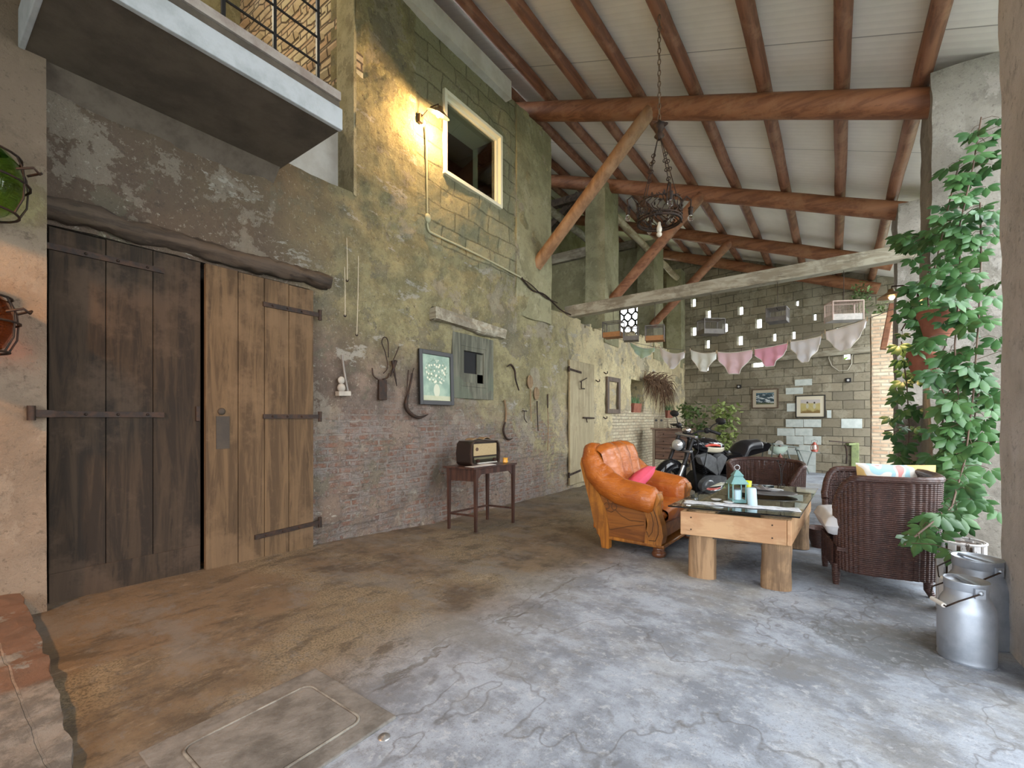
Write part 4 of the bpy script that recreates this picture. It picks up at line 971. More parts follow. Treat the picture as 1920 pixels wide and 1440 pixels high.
# clothes line with seven briefs
LP0 = Vector((WX, 9.8, 0)); LP1 = Vector((.86, 7.4, 0))
def lineplan(px, py):
    d = ray(px, py); e = LP1-LP0; k = (LP0.y*d.x-LP0.x*d.y)/(e.x*d.y-e.y*d.x); q = LP0+e*k
    s = (-ST*q.x+CT*q.y); return O+d*s
items = [((1181,641),(1229,651),672,(.50,.66,.52),'pale green briefs, leftmost on the clothes line','mint'),
 ((1236,650),(1284,659),691,(.78,.72,.70),'off-white briefs, second from the left on the clothes line','greyish'),
 ((1294,656),(1343,660),696,(.80,.84,.80),'white briefs before the square holes, third from the left','white'),
 ((1345,660),(1411,655),701,(.88,.66,.74),'pale pink briefs in the middle of the clothes line','pale_pink'),
 ((1415,655),(1477,643),687,(.90,.46,.62),'bright pink briefs, fifth from the left','pink'),
 ((1482,641),(1541,630),679,(.84,.86,.92),'white briefs beside the pink ones, second from the right','bluish_white'),
 ((1547,622),(1626,598),656,(.88,.88,.92),'largest white briefs, rightmost, just below the big bird cage','white_cotton')]
r = thing('clothes_line', 'thin string stretched across the room, holding the row of briefs', 'clothes line', LP0+Vector((0,0,2.9)))
pp = [lineplan(x, y) for x, y in ((1146,632),(1165,637),(1181,641),(1229,651),(1290,657),(1345,659),(1411,655),(1480,641),(1545,622),(1626,598),(1690,574))]
m = wmb(r); m.tube(pp, .005, 5); m.build('string', mottle('grey_string', (.25,.22,.19)), r)
for i, (a, b, yb, colr, lab, nm) in enumerate(items):
    A = lineplan(*a); B = lineplan(*b); C_m = lineplan((a[0]+b[0])/2, yb)
    r = thing('briefs', lab, 'briefs', A, 0, 'briefs pegged on the line'); Hh = (A.z+B.z)/2-C_m.z; W_ = (B-A)
    nrm = W_.cross(Vector((0,0,1))).normalized()
    sag = [.25,.22,.12,.08,.03,.04,.05][i]; cut = [.16,.2,.26,.30,.24,.24,.28][i]
    def fn(u, v, i=i):
        s_ = 2*u-1; top = -sag*Hh*(1-s_*s_)
        q = abs(s_); bot = -Hh*(.30+.70*(1-max(0, min(1, (q-cut)/(1-cut)))**.8)) if q > cut else -Hh
        if q > cut: bot = -Hh*(1-.68*((q-cut)/(1-cut))**.85)
        xs = s_*(1-.06*v*(q))
        fold = .018*math.sin(s_*9+i)*(.3+v)+.02*v*(1-q)+.010*math.sin((v*(1-q))*14)
        return A*(1-(xs+1)/2)+B*((xs+1)/2)+Vector((0,0,top*(1-v)+bot*v))+nrm*fold
    t = NT('cotton_'+nm); mt = t.out(lerp3(colr, 1), .85, 0, t.bump(t.noise(220,2), .2, .002)); t.b.inputs['Transmission Weight'].default_value = 0
    m = wmb(r); m.surf(fn, 28, 14); m.build('cloth', mt, r, 0, .004)
    m = wmb(r); m.tube([fn(k/24, 0) for k in range(25)], .007, 5); m.tube([fn(k/24, 1) for k in range(25)], .006, 5); m.build('hem', bpy.data.materials.get('cream_hem') or plain('cream_hem', (.82,.80,.74), .8), r)
    for q in (A, B):
        m = wmb(r); m.box(q+Vector((0,0,.0)), (.012,.018,.06)); m.build('peg', bpy.data.materials.get('peg_wood') or plain('peg_wood', (.45,.33,.2), .7), r)

# ================================================================== back wall things
BRZ = math.atan2(BD.y, BD.x)-PI/2
def art1():
    t = NT('dark_seascape'); x, y, z = t.xyz(); n = t.noise(7, 5, .7, t.map((1,1,3)))
    c = t.mix(t.ramp(n, .48, .6), (.03,.06,.08), (.60,.66,.68)); c = t.mix(t.ramp(z, .12, .17), c, (.05,.14,.20)); c = t.mix(t.ramp(z, -.10, -.16), c, (.10,.11,.05)); return t.out(c, .3)
def art2():
    t = NT('field_workers_scene'); x, y, z = t.xyz(); n = t.noise(10, 5, .7)
    c = t.mix(t.ramp(t.math('ADD', z, t.math('MULTIPLY', n, .1)), .16, .12), (.50,.46,.44), t.mix(n, (.38,.30,.10), (.52,.46,.22)))
    c = t.mix(t.ramp(t.math('ADD', z, t.math('MULTIPLY', n, .2)), .02, -.06), c, (.22,.14,.05))
    for yy, zz in ((-.07, .11), (.10, .10)):
        rr = t.math('ADD', t.math('POWER', t.math('DIVIDE', t.math('SUBTRACT', y, yy), .022), 2.0), t.math('POWER', t.math('DIVIDE', t.math('SUBTRACT', z, zz), .028), 2.0)); c = t.mix(t.ramp(rr, 1.1, .8), c, (.05,.035,.03))
        rr = t.math('ADD', t.math('POWER', t.math('DIVIDE', t.math('SUBTRACT', y, yy), .035), 2.0), t.math('POWER', t.math('DIVIDE', t.math('SUBTRACT', z, zz-.10), .075), 2.0)); c = t.mix(t.ramp(rr, 1.1, .8), c, (.48,.46,.34))
    return t.out(c, .3)
def backpic(name, lab, x0, y0, x1, y1, fw, fm, art, mw, mm, yaw=0):
    a = backpt(x0, y1); b = backpt(x1, y0); c = (a+b)/2+BNn*.0; w_ = Vector((b.x-a.x, b.y-a.y, 0)).length
    return picture(name, lab, c, w_, b.z-a.z, (0, 0, BRZ), fw, fm, art, mw, mm)
backpic('seascape_print', 'framed dark blue print with a beige mount, left one on the block wall', 1410, 728, 1460, 766, .03, wood('brown_frame', (.14,.09,.06), (.08,.05,.03), 'y'), art1(), .09, plain('beige_mount', (.48,.42,.32), .7))
backpic('field_print', 'framed yellowish print with a cream mount, right one on the block wall', 1492, 740, 1548, 783, .025, m_black, art2(), .10, plain('cream_mount', (.66,.60,.46), .7))
for (px, py, lab) in ((1386,725,'small black square wall speaker left of the prints'), (1591,713,'small black square wall speaker right of the prints')):
    r = thing('wall_speaker', lab, 'speaker', backpt(px, py), BRZ, 'square wall speakers'); MB().bx((0,-.06,-.06), (.05,.06,.06)).build('housing', m_black, r, .006); MB().cyl((.05,0,0), (.056,0,0), .03, None, 16).build('cone', plain('pale_cone', (.5,.5,.5), .4), r)
r = thing('cable_loop', 'loose pale cable loop hanging by the green-lit hole', 'cable', backpt(1575, 680, .03))
m = wmb(r); m.tube([backpt(x, y, .03) for x, y in ((1556,660),(1554,672),(1560,686),(1574,696),(1590,694),(1597,682),(1597,668),(1606,656),(1622,658),(1632,662))], .012, 5); m.build('cable', plain('pale_cable', (.42,.38,.30), .6), r)
# foliage generator
def leaf_quad(m, c, d, n, L, W, fold=.25):
    d = Vector(d).normalized(); n = Vector(n); s = d.cross(n)
    if s.length < 1e-4: s = d.cross(Vector((1,0,.1)))
    s.normalize(); n = s.cross(d)
    c = Vector(c); pts = [c, c+d*L*.3+s*W*.42-n*fold*W*.3, c+d*L*.62+s*W*.5-n*fold*W*.5, c+d*L-n*L*.12, c+d*L*.62-s*W*.5-n*fold*W*.5, c+d*L*.3-s*W*.42-n*fold*W*.3, c+d*L*.33+n*fold*W*.12, c+d*L*.65+n*fold*W*.10]
    m.add(pts, [(0,1,6),(0,6,5),(1,2,7,6),(5,6,7,4),(2,3,7),(4,7,3)], True)
def leafmat(name, c1, c2, tr=.25):
    t = NT(name); n = t.noise(3.5, 3, .6); n2 = t.noise(60, 3, .6)
    col = t.mix(t.ramp(n, .35, .65), c1, c2); m_ = t.out(col, .45, 0, t.bump(n2, .15, .004)); return m_
def bushy(name, label, base, h, rad, nl, L, mat, pot, cat='plant', potr=.18):
    r = thing(name, label, cat, base); m = MB()
    if pot: m.lathe([(potr*.7,0),(potr,potr*1.5),(potr*1.1,potr*1.5),(potr*1.1,potr*1.75),(potr*.95,potr*1.75),(potr*.9,potr*1.5)], (0,0,0), 20); m.build('pot', m_terra, r)
    m = MB(); tips = []
    for k in range(7):
        a = random.uniform(0, 2*PI); q = random.uniform(.2, 1)*rad; P = [(0,0,potr)]
        for j in range(1, 7): P.append((q*math.cos(a)*(j/6)**.7+random.uniform(-.04,.04), q*math.sin(a)*(j/6)**.7+random.uniform(-.04,.04), potr+(h-potr)*j/6*random.uniform(.85,1)))
        m.tube(P, [.012-.0015*j for j in range(7)], 5); tips.append(P)
    m.build('stems', mottle('green_stem', (.14,.16,.06)) if 'green_stem' not in bpy.data.materials else bpy.data.materials['green_stem'], r)
    m = MB()
    for k in range(nl):
        P = random.choice(tips); j = random.randint(1, 6); c = Vector(P[j])+Vector((random.uniform(-1,1), random.uniform(-1,1), random.uniform(-1,1)))*.09
        d = Vector((random.uniform(-1,1), random.uniform(-1,1), random.uniform(-.9,.35))); leaf_quad(m, c, d, (random.uniform(-.5,.5), random.uniform(-.5,.5), 1), L*random.uniform(.6,1.2), L*.55)
    m.build('foliage', mat, r)
    return r
m_leafA = leafmat('dark_potted_leaf', (.09,.16,.05), (.17,.24,.08)); m_leafB = leafmat('yellowgreen_leaf', (.20,.28,.08), (.30,.36,.12)); m_vine = leafmat('ivy_leaf', (.030,.095,.028), (.065,.16,.045))
q = Vector((-3.3, 13.6, FZ(13.6))); bushy('potted_plant', 'darker bushy plant in the back corner behind the chest, left one of two', q, 1.95, .38, 420, .15, m_leafA, True)
q = Vector((-2.4, 13.45, FZ(13.45))); bushy('potted_plant', 'yellow-green bushy plant behind the motorcycle, right one of two', q, 1.9, .42, 520, .15, m_leafB, True)
# grindstone on a metal stand, tray trestle with a red lantern
m_steel = mottle('painted_grey_steel', (.12,.14,.125), (.08,.09,.08), 9, .5, .6)
gx = onfloor(1480, 893); gd = 12.2
def bk(px, py, s=gd): return depth(px, py, s)
r = thing('grindstone', 'old pedal grindstone in a grey metal stand against the block wall', 'grindstone', bk(1462, 898))
m = wmb(r); off = Vector((ST*-.45, CT*.45, 0))
for (a, b) in (((1450,832),(1440,905)),((1492,838),(1513,902))):
    m.bar(bk(*a), bk(*b), .03, .03); m.bar(bk(*a)+off, bk(*b)+off, .03, .03)
m.bar(bk(1449,832), bk(1498,839), .03, .03); m.bar(bk(1449,832)+off, bk(1498,839)+off, .03, .03); m.build('stand', m_steel, r)
m = wmb(r); c = bk(1469, 835)+off*.5; Rg = Matrix.Rotation(T, 3, 'Z')
m.M = r.matrix_basis.inverted() @ Matrix.Translation(c) @ Rg.to_4x4() 
m.cyl((0,-.03,0), (0,.03,0), .125, None, 28); m.build('wheel', mottle('grey_stone', (.23,.22,.19), (.16,.15,.13), 12), r)
m = wmb(r); m.M = r.matrix_basis.inverted() @ Matrix.Translation(c) @ Rg.to_4x4(); m.cyl((0,-.06,0), (0,.06,0), .025); m.bar((0,-.07,0), (0,-.07,-.33), .03, .03); m.ball((0,-.07,-.33), .055); m.build('crank', mottle('red_rust', (.20,.07,.05)), r)
m = wmb(r); m.M = r.matrix_basis.inverted() @ Matrix.Translation(c+Vector((0,0,-.04))) @ Rg.to_4x4()
m.lathe([(.24,0),(.225,-.10),(.15,-.19),(.05,-.23),(.0,-.23)], (0,0,0), 24, 1, .6); m.build('water_bowl', plain('pale_green_enamel', (.38,.46,.38), .3), r)
r = thing('trestle_shelf', 'thin metal trestle shelf under the red lantern', 'trestle', bk(1515, 898))
m = wmb(r); m.bar(bk(1494,844), bk(1534,849), .18, .02); m.build('shelf', m_steel, r)
for a, b in (((1522,848),(1508,888)),((1498,845),(1519,893))): wmb(r).bar(bk(*a), bk(*b), .02, .02).build('leg', m_steel, r)
lp = bk(1527, 848)
r = thing('red_lantern', 'small red hurricane lantern on the trestle shelf', 'lantern', lp+Vector((0,0,.011))); m_red = mottle('red_enamel', (.45,.09,.05), (.33,.07,.05), 9, .4)
m = MB(); m.lathe([(.07,0),(.075,.05),(.04,.06)], (0,0,0), 16); m.lathe([(.05,.19),(.045,.21),(.03,.25),(.015,.27)], (0,0,0), 16); m.tube([(.075,0,.03),(.085,0,.12),(.05,0,.22)], .008, 6); m.tube([(-.075,0,.03),(-.085,0,.12),(-.05,0,.22)], .008, 6); m.build('frame', m_red, r)
MB().lathe([(.04,.06),(.055,.11),(.045,.17),(.04,.19)], (0,0,0), 16).build('glass_chimney', plain('frosted_glass', (.62,.50,.46), .2), r)
MB().tube([(.05,0,.22),(.07,0,.30),(0,0,.33),(-.07,0,.30),(-.05,0,.22)], .004, 5).build('handle', m_iron, r)
r = thing('green_hand_press', 'green cast metal press with a long dark lever by the block wall', 'press', bk(1602, 897, 12.0)); m_grn = mottle('old_green_paint', (.22,.27,.10), (.15,.18,.08), 8, .6)
m = wmb(r)
a = bk(1603, 832, 12); zf = FZ(14.4)
m.bar(Vector((a.x,a.y,zf+.04)), a, .17, .17); m.bar(Vector((a.x,a.y,zf)), Vector((a.x,a.y,zf+.05)), .40, .40); m.bar(bk(1588,833,12), bk(1610,832,12), .15, .06); m.build('column', m_grn, r, .015)
wmb(r).bar(bk(1555,827,12), bk(1605,831,12), .03, .03).build('lever', m_iron, r); wmb(r).tube([bk(1585,834,12), bk(1587,842,12), bk(1588,855,12), bk(1587,870,12)], .02).build('rod', m_iron, r)
# chest of drawers with things on it
m_chest = wood('weathered_brown_chest', (.155,.085,.055), (.085,.048,.032), 'x', .8, .7, .3, (.24,.17,.12)); m_chpost = wood('greyed_chest_post', (.27,.22,.155), (.17,.13,.09), 'z', .8, .8)
cc = Vector((-3.40, 11.75, FZ(11.7))); crz = math.atan2(-3.4, 11.7)*-1
r = thing('chest_of_drawers', 'weathered brown chest of drawers on tall legs in the far left corner', 'chest of drawers', cc, .30)
cw, cdp, chh = .98, .45, 1.13
for x in (-cw/2, cw/2-.06):
    for y in (-cdp/2, cdp/2-.06): MB().bx((x,y,0), (x+.06,y+.06,chh)).build('leg', m_chpost, r, .004)
MB().bx((-cw/2+.03,-cdp/2+.02,.36), (cw/2-.03,cdp/2-.02,chh)).build('carcass', m_chest, r)
MB().bx((-cw/2-.05,-cdp/2-.04,chh), (cw/2+.05,cdp/2+.04,chh+.03)).build('top', m_chest, r, .005)
for k in range(4):
    z = .38+k*.185; d = MB().bx((-cw/2+.075,-cdp/2-.005,z), (cw/2-.075,-cdp/2+.02,z+.165)).build('drawer', m_chest, r, .006)
    for x in (-.22,.22): MB().ball((x,-cdp/2-.02,z+.08), .016, 8, 6).build('knob', m_iron, d)
def onchest(x, y, z=0): return cc+Matrix.Rotation(.30, 3, 'Z') @ Vector((x, y, chh+.031+z))
t = NT('box_speaker_wood'); m_sp = t.out(t.mix(t.noise(9,4), (.33,.29,.20), (.24,.20,.14)), .7)
for k, (x, lab) in enumerate(((-.40,'small twin-holed wooden speaker box at the left end of the chest'), (-.27,'matching wooden speaker box just right of its twin on the chest'))):
    r = thing('speaker_box', lab, 'speaker', onchest(x, .02), .30, 'wooden speaker boxes on the chest'); MB().bx((-.055,-.06,0), (.055,.06,.28)).build('box', m_sp, r, .006); MB().cyl((0,-.065,.20), (0,-.058,.20), .03).build('tweeter', m_black, r)
r = thing('wooden_stand', 'small leaning wooden post on the chest, beside the speaker boxes', 'ornament', onchest(-.11, .03), .30); m = MB(); m.bar((0,0,0), (-.02,.03,.24), .035, .035); m.bx((-.04,-.04,0), (.04,.04,.02)); m.build('post', m_chpost, r)
r = thing('metal_rack', 'small dark rack lying on top of the chest', 'rack', onchest(.14, .0), .30); m = MB()
for a, b in (((-.17,-.08,.02),(.17,-.08,.02)),((-.17,.08,.02),(.17,.08,.02)),((-.17,-.08,.09),(.17,-.08,.07)),((-.17,-.08,0),(-.17,-.08,.10)),((.17,-.08,0),(.17,-.08,.09)),((-.17,.08,0),(-.17,.08,.10)),((.17,.08,0),(.17,.08,.09)),((-.17,-.08,.02),(-.17,.08,.02)),((.17,-.08,.02),(.17,.08,.02))): m.bar(a, b, .014, .014)
m.build('frame', m_iron, r)

# ================================================================== motorcycle
mp_ = Vector((-1.70, 7.66, FZ(7.66))); hd = math.atan2(-.845, -.537)
r = thing('motorcycle', 'black motorcycle with grey engine covers parked behind the leather armchair', 'motorcycle', mp_, hd); r.rotation_euler = (-.17, 0, hd); r.scale = (1.15,)*3; bike = r
m_gloss = plain('gloss_black_paint', (.008,.008,.010), .12); m_rub = plain('tyre_rubber', (.018,.018,.018), .8); m_eng = mottle('grey_engine_cast', (.34,.36,.37), (.24,.25,.26), 14, .35, .5, .1); m_alu = plain('brushed_alloy', (.46,.47,.48), .25, .9); m_seat = plain('black_vinyl', (.014,.014,.018), .32); m_mblk = plain('matt_black_metal', (.02,.02,.022), .5, .3)
def wheel(root, x, R_, M, wd):
    m = MB(); m.M = M; n = 40; vs = []; 
    m.tube([(x+(R_-wd/2)*math.cos(2*PI*k/n), 0, R_+(R_-wd/2)*math.sin(2*PI*k/n)) for k in range(n)], wd/2, 12, False, True)
    w_ = m.build('tyre', m_rub, root)
    m = MB(); m.M = M; rr = R_-wd*.95
    m.tube([(x+rr*math.cos(2*PI*k/n), 0, R_+rr*math.sin(2*PI*k/n)) for k in range(n)], .022, 8, False, True)
    for k in range(5):
        a = 2*PI*k/5+.3
        for s_ in (-.02, .02): m.bar((x+.04*math.cos(a), s_, R_+.04*math.sin(a)), (x+rr*math.cos(a), s_*.4, R_+rr*math.sin(a)), .02, .03)
    m.cyl((x,-.07,R_), (x,.07,R_), .045); m.build('rim', m_mblk, root)
    m = MB(); m.M = M; m.cyl((x,.072,R_), (x,.078,R_), .14, None, 30); m.cyl((x,-.078,R_), (x,-.072,R_), .14, None, 30); m.build('brake_disc', m_alu, root)
fr = Matrix.Translation((.50,0,0)) @ Matrix.Rotation(.30, 4, 'Z') @ Matrix.Translation((-.50,0,0))
wheel(r, .80, .33, fr, .11); wheel(r, -.76, .32, Matrix.Identity(4), .15)
m = MB(); m.M = fr
for s_ in (-.105, .105): m.cyl((.80,s_,.33), (.66,s_,.62), .03); 
m.build('fork_slider', m_alu, r)
m = MB(); m.M = fr
for s_ in (-.105, .105): m.cyl((.665,s_,.61), (.485,s_,.99), .024)
m.build('fork_tube', m_mblk, r)
for (x, z) in ((.575,.80), (.49,.985)):
    m = MB(); m.M = fr; m.bar((x,-.15,z), (x,.15,z), .07, .035); m.build('triple_clamp', m_alu, r, .01)
m = MB(); m.M = fr
def fend(u, v):
    a = math.radians(25+125*u); w_ = (v-.5)*.17; rr = .365-.10*(abs(v-.5)*2)**3
    return Vector((.80+rr*math.cos(a), w_, .33+rr*math.sin(a)))
m.surf(fend, 24, 8); m.build('front_fender', m_gloss, r, 0, .006)
m = MB(); m.M = fr; m.ball((.64,0,.87), (.085,.085,.085), 20, 12); m.build('headlight_shell', m_mblk, r)
m = MB(); m.M = fr; m.ball((.675,0,.87), (.058,.076,.076), 20, 12); m.build('headlight_lens', plain('headlight_glass', (.70,.72,.72), .05, .6), r)
m = MB(); m.M = fr; m.tube([(.27,.33,1.05),(.33,.24,1.08),(.42,.12,1.06),(.46,.06,1.01),(.46,-.06,1.01),(.42,-.12,1.06),(.33,-.24,1.08),(.27,-.33,1.05)], .013, 8); m.build('handlebar', m_mblk, r)
for s_ in (-1, 1):
    m = MB(); m.M = fr; m.cyl((.335,s_*.22,1.08), (.26,s_*.34,1.05), .02); m.ball((.36,s_*.20,1.08), (.035,.04,.04)); m.tube([(.40,s_*.20,1.10),(.36,s_*.33,1.07)], .007, 6); m.build('grip', m_mblk, r)
    m = MB(); m.M = fr; m.tube([(.35,s_*.22,1.09),(.33,s_*.26,1.16),(.30,s_*.31,1.20)], .007, 6); m.ball((.29,s_*.33,1.22), (.02,.07,.045), 14, 8); m.build('mirror', m_mblk, r)
m = MB(); m.M = fr; m.ball((.50,.0,1.06), (.05,.06,.04)); m.build('gauge', m_chrome, r)
def tank(u, v):
    a = 2*PI*v; x = -.20+.58*u; k = math.sin(PI*min(1, max(0, u)))**.55
    zc = .80+.05*u; hw_ = (.085+.06*math.sin(PI*u**.8))*k; hz = .115*k*(1.05 if math.sin(a) > 0 else .8)
    return Vector((x, hw_*math.copysign(abs(math.cos(a))**.8, math.cos(a)), zc+hz*math.copysign(abs(math.sin(a))**.8, math.sin(a))))
m = MB(); m.surf(tank, 24, 28); m.build('fuel_tank', m_gloss, r)
def tankside(x, z, off=.004):
    u = (x+.20)/.58; k = math.sin(PI*u)**.55; zc = .80+.05*u; hw_ = (.085+.06*math.sin(PI*u**.8))*k; hz = .115*k*(1.05 if z > zc else .8)
    s_ = max(-.98, min(.98, (z-zc)/hz)); a = math.asin(math.copysign(abs(s_)**1.25, s_)); return Vector((x, hw_*abs(math.cos(a))**.8+off, z))
m_cream = plain('cream_decal', (.66,.60,.45), .25); m_reddec = plain('red_decal', (.55,.05,.02), .25)
def strip(nm, mt, top, bot, n=14, o_=.004):
    m = MB()
    def P(lst, u):
        k = u*(len(lst)-1); i = min(int(k), len(lst)-2); t_ = k-i; return lst[i][0]*(1-t_)+lst[i+1][0]*t_, lst[i][1]*(1-t_)+lst[i+1][1]*t_
    def fn(u, v):
        a = P(top, u); b = P(bot, u); return tankside(a[0]*(1-v)+b[0]*v, a[1]*(1-v)+b[1]*v, o_)
    m.surf(fn, n, 5); return m.build(nm, mt, bike, 0, .002)
strip('tank_panel', m_cream, [(-.13,.83),(0,.84),(.12,.845),(.22,.85)], [(-.14,.765),(0,.765),(.12,.77),(.20,.775)])
strip('tank_stripe', m_reddec, [(.02,.875),(.10,.895),(.20,.89),(.26,.865)], [(.02,.855),(.10,.865),(.20,.86),(.24,.84)], 12, .006)
strip('tank_stripe', m_alu, [(-.12,.86),(-.03,.89),(.05,.905),(.14,.905)], [(-.13,.845),(-.03,.875),(.05,.89),(.14,.895)], 12, .006)
def seatf(u, v):
    x = -.16-.66*u; top = .755+.0*u-.055*math.sin(PI*min(1,u*1.5))+(.11 if u > .55 else .11*max(0,(u-.4)/.15)**1 if u > .4 else 0)+.03*u
    w_ = .10+.06*math.sin(PI*min(1,u*1.4+.1)) if u < .6 else .115-.05*(u-.6); a = PI*v
    return Vector((x, w_*1.1*math.cos(a), top-.09+.10*math.sin(a)**.6))
m = MB(); m.surf(seatf, 26, 14); m.build('seat', m_seat, r, 0, .01)
m = MB(); m.prism([(-.2,.72),(-.45,.66),(-.95,.76),(-1.0,.84),(-.93,.88),(-.7,.80),(-.5,.74)], -.09, .09, 'y'); m.build('tail_cowl', m_gloss, r, .03)
m = MB(); m.ball((-1.0,0,.82), (.035,.07,.035)); m.build('tail_light', plain('red_lens', (.45,.01,.02), .1), r)
m = MB(); m.prism([(-.14,.46),(-.36,.46),(-.42,.62),(-.36,.74),(-.12,.74)], .06, .17, 'y'); m.prism([(-.14,.46),(-.36,.46),(-.42,.62),(-.36,.74),(-.12,.74)], -.17, -.06, 'y'); m.build('side_cover', m_gloss, r, .025, seg=3)
for nm, pts in (('cylinder_cover', [(.02,.46),(.30,.62),(.36,.72),(.20,.76),(.08,.70),(-.0,.52)]), ('cylinder_cover', [(-.02,.46),(-.05,.52),(-.12,.70),(-.02,.76),(.06,.70),(.05,.56)])):
    m = MB(); m.prism(pts, .055, .155, 'y'); m.build(nm, m_eng, r, .02, seg=3)
m = MB()
for ang_, x0 in ((.42, .10), (-.42, .02)):
    dx, dz = math.sin(ang_), math.cos(ang_)
    for k in range(9):
        c = Vector((x0+dx*(.06+.028*k), 0, .44+dz*(.06+.028*k))); m.box(c, (.17,.19,.012), Matrix.Rotation(ang_, 3, 'Y'))
    m.box((x0+dx*.2, 0, .44+dz*.2), (.12,.15,.30), Matrix.Rotation(ang_, 3, 'Y'))
m.build('cylinder_fins', m_mblk, r)
m = MB(); m.prism([(.30,.22),(.33,.34),(.22,.46),(-.20,.46),(-.28,.36),(-.22,.22)], -.13, .12, 'y'); m.build('crankcase', m_mblk, r, .03, seg=3)
pc = [(.30*math.cos(a)*(1 if True else 1)*.95+.02, .335+.125*math.sin(a)*(1+.15*math.cos(a))) for a in [2*PI*k/28 for k in range(28)]]
m = MB(); m.prism(pc, .12, .19, 'y', True); m.build('primary_cover', m_eng, r, .022, seg=3)
m = MB(); m.cyl((.17,.19,.33), (.17,.205,.33), .085, .07, 28); m.cyl((-.13,.19,.35), (-.13,.205,.35), .06, .05, 24); m.build('inspection_cover', m_eng, r)
m = MB()
for P in ([(.44,0,.93),(.40,.06,.70),(.34,.10,.40),(.30,.11,.20),(-.30,.12,.19),(-.42,.13,.30)], [(.44,0,.93),(.40,-.06,.70),(.34,-.10,.40),(.30,-.11,.20),(-.30,-.12,.19),(-.42,-.13,.30)], [(.46,0,.95),(.10,0,.80),(-.25,0,.70),(-.70,0,.74)]): m.tube(P, .02, 8)
m.build('frame_tube', m_mblk, r)
for s_ in (-1, 1):
    m = MB(); m.bar((-.42,s_*.13,.34), (-.76,s_*.12,.32), .03, .06); m.cyl((-.74,s_*.14,.36), (-.62,s_*.14,.68), .028); m.build('swingarm', m_mblk, r)
m = MB(); m.tube([(.30,-.10,.55),(.40,-.16,.42),(.2,-.19,.30),(-.3,-.2,.30),(-.95,-.22,.34)], [.022,.022,.025,.04,.045], 10); m.build('exhaust', m_mblk, r)
m = MB(); m.tube([(.05,.14,.20),(.07,.24,.10),(.09,.31,.0)], .012, 6); m.bar((.2,.16,.22), (.2,.30,.22), .02, .02); m.bar((-.28,.16,.24), (-.30,.30,.25), .03, .03); m.build('kickstand', m_mblk, r)
m = MB(); m.tube([(.40,.10,.95),(.30,.2,.85),(.28,.16,.6),(.2,.14,.5)], .006, 5); m.tube([(.45,.15,1.05),(.42,.17,.8),(.6,.12,.5)], .005, 5); m.build('cables', m_mblk, r)

# ================================================================== leather armchair
t = NT('tan_leather'); n1 = t.noise(5, 5, .6); n2 = t.noise(120, 3, .6); n3 = t.noise(9, 5, .65, t.map((1,1,2.5)), 1.2)
m_leather = t.out(t.mix(t.ramp(n1, .35, .7), (.44,.125,.017), (.31,.076,.010)), .27, 0, t.bump(n2, .08, .002, t.bump(t.ramp(n3, .35, .6), .45, .008)), Coat_Weight=.25, Coat_Roughness=.2)
m_oak = wood('honey_oak', (.40,.155,.022), (.22,.075,.012), 'z', .8, .42, .12, (.15,.055,.013), .12); m_oakdk = wood('dark_oak_panel', (.25,.088,.014), (.15,.048,.009), 'x', .7, .45, .12, None, .1); m_groove = plain('carved_groove', (.10,.04,.012), .6)
ac = Vector((-1.68, 4.84, FZ(4.84))); r = thing('leather_armchair', 'tan leather armchair with carved honey wood sides, left of the coffee table', 'armchair', ac, -.04); r.scale = (.92, 1, 1)
m = MB()
OUT = [(-.06,.36),(-.13,.50),(-.20,.66),(-.24,.82),(-.27,.95),(-.32,1.045),(-.41,1.085),(-.51,1.06),(-.57,.98),(-.55,.87),(-.49,.76),(-.42,.55),(-.36,.36)]
def backf(u, v):
    y = -.46+.92*u; k = v*len(OUT); i = int(k) % len(OUT); j = (i+1) % len(OUT); t_ = k-int(k)
    x = OUT[i][0]*(1-t_)+OUT[j][0]*t_; z = OUT[i][1]*(1-t_)+OUT[j][1]*t_
    e = abs(y)/.46; x0, z0 = -.36, .72
    s_ = (1-e**6*.45); x = x0+(x-x0)*s_; z = z0+(z-z0)*(1-.10*e**3)*(1-.12*e**10)
    ch = .045*abs(math.cos(PI*y/.24))**.7 if e < .8 else .0
    if v < .62: x += ch*(1-e*.3)-.0; z += ch*.2
    return Vector((x, y, z))
m.surf(backf, 48, 52); m.build('backrest', m_leather, r)
for s_ in (-1, 1):
    m = MB(); P = [(-.50,.24,1.0),(-.515,.36,.985),(-.47,.425,.90),(-.40,.44,.78),(-.27,.445,.67),(-.10,.46,.60),(.06,.465,.575),(.18,.465,.56),(.26,.46,.545),(.30,.45,.535),(.315,.45,.53)]
    Q = []; Rr = [.08,.105,.125,.14,.145,.14,.14,.14,.135,.105,.03]; QR = []
    for i in range(len(P)-1):
        for k in range(6):
            t_ = k/6; Q.append(Vector([P[i][c]*(1-t_)+P[i+1][c]*t_ for c in range(3)])); QR.append(Rr[i]*(1-t_)+Rr[i+1]*t_)
    m.tube([(q.x, s_*q.y, q.z) for q in Q], QR, 22); m.build('armrest', m_leather, r)
    m = MB(); m.surf(lambda u, v: Vector((-.30+.62*u, s_*(.335+.03*v), .36+.26*v)), 6, 4); m.build('inner_arm', m_leather, r, 0, .08)
m = MB()
def cush(u, v):
    y = -.33+.66*u; a = 2*PI*v; e = (abs(y)/.33)**4
    return Vector((.10+.30*(abs(math.cos(a))**.5)*math.copysign(1, math.cos(a))*(1-.05*e), y, .385+.105*(abs(math.sin(a))**.6)*math.copysign(1, math.sin(a))*(1-.35*e)))
m.surf(cush, 24, 32); m.ball((.1,-.32,.385), (.27,.03,.075)); m.ball((.1,.32,.385), (.27,.03,.075)); m.build('seat_cushion', m_leather, r)
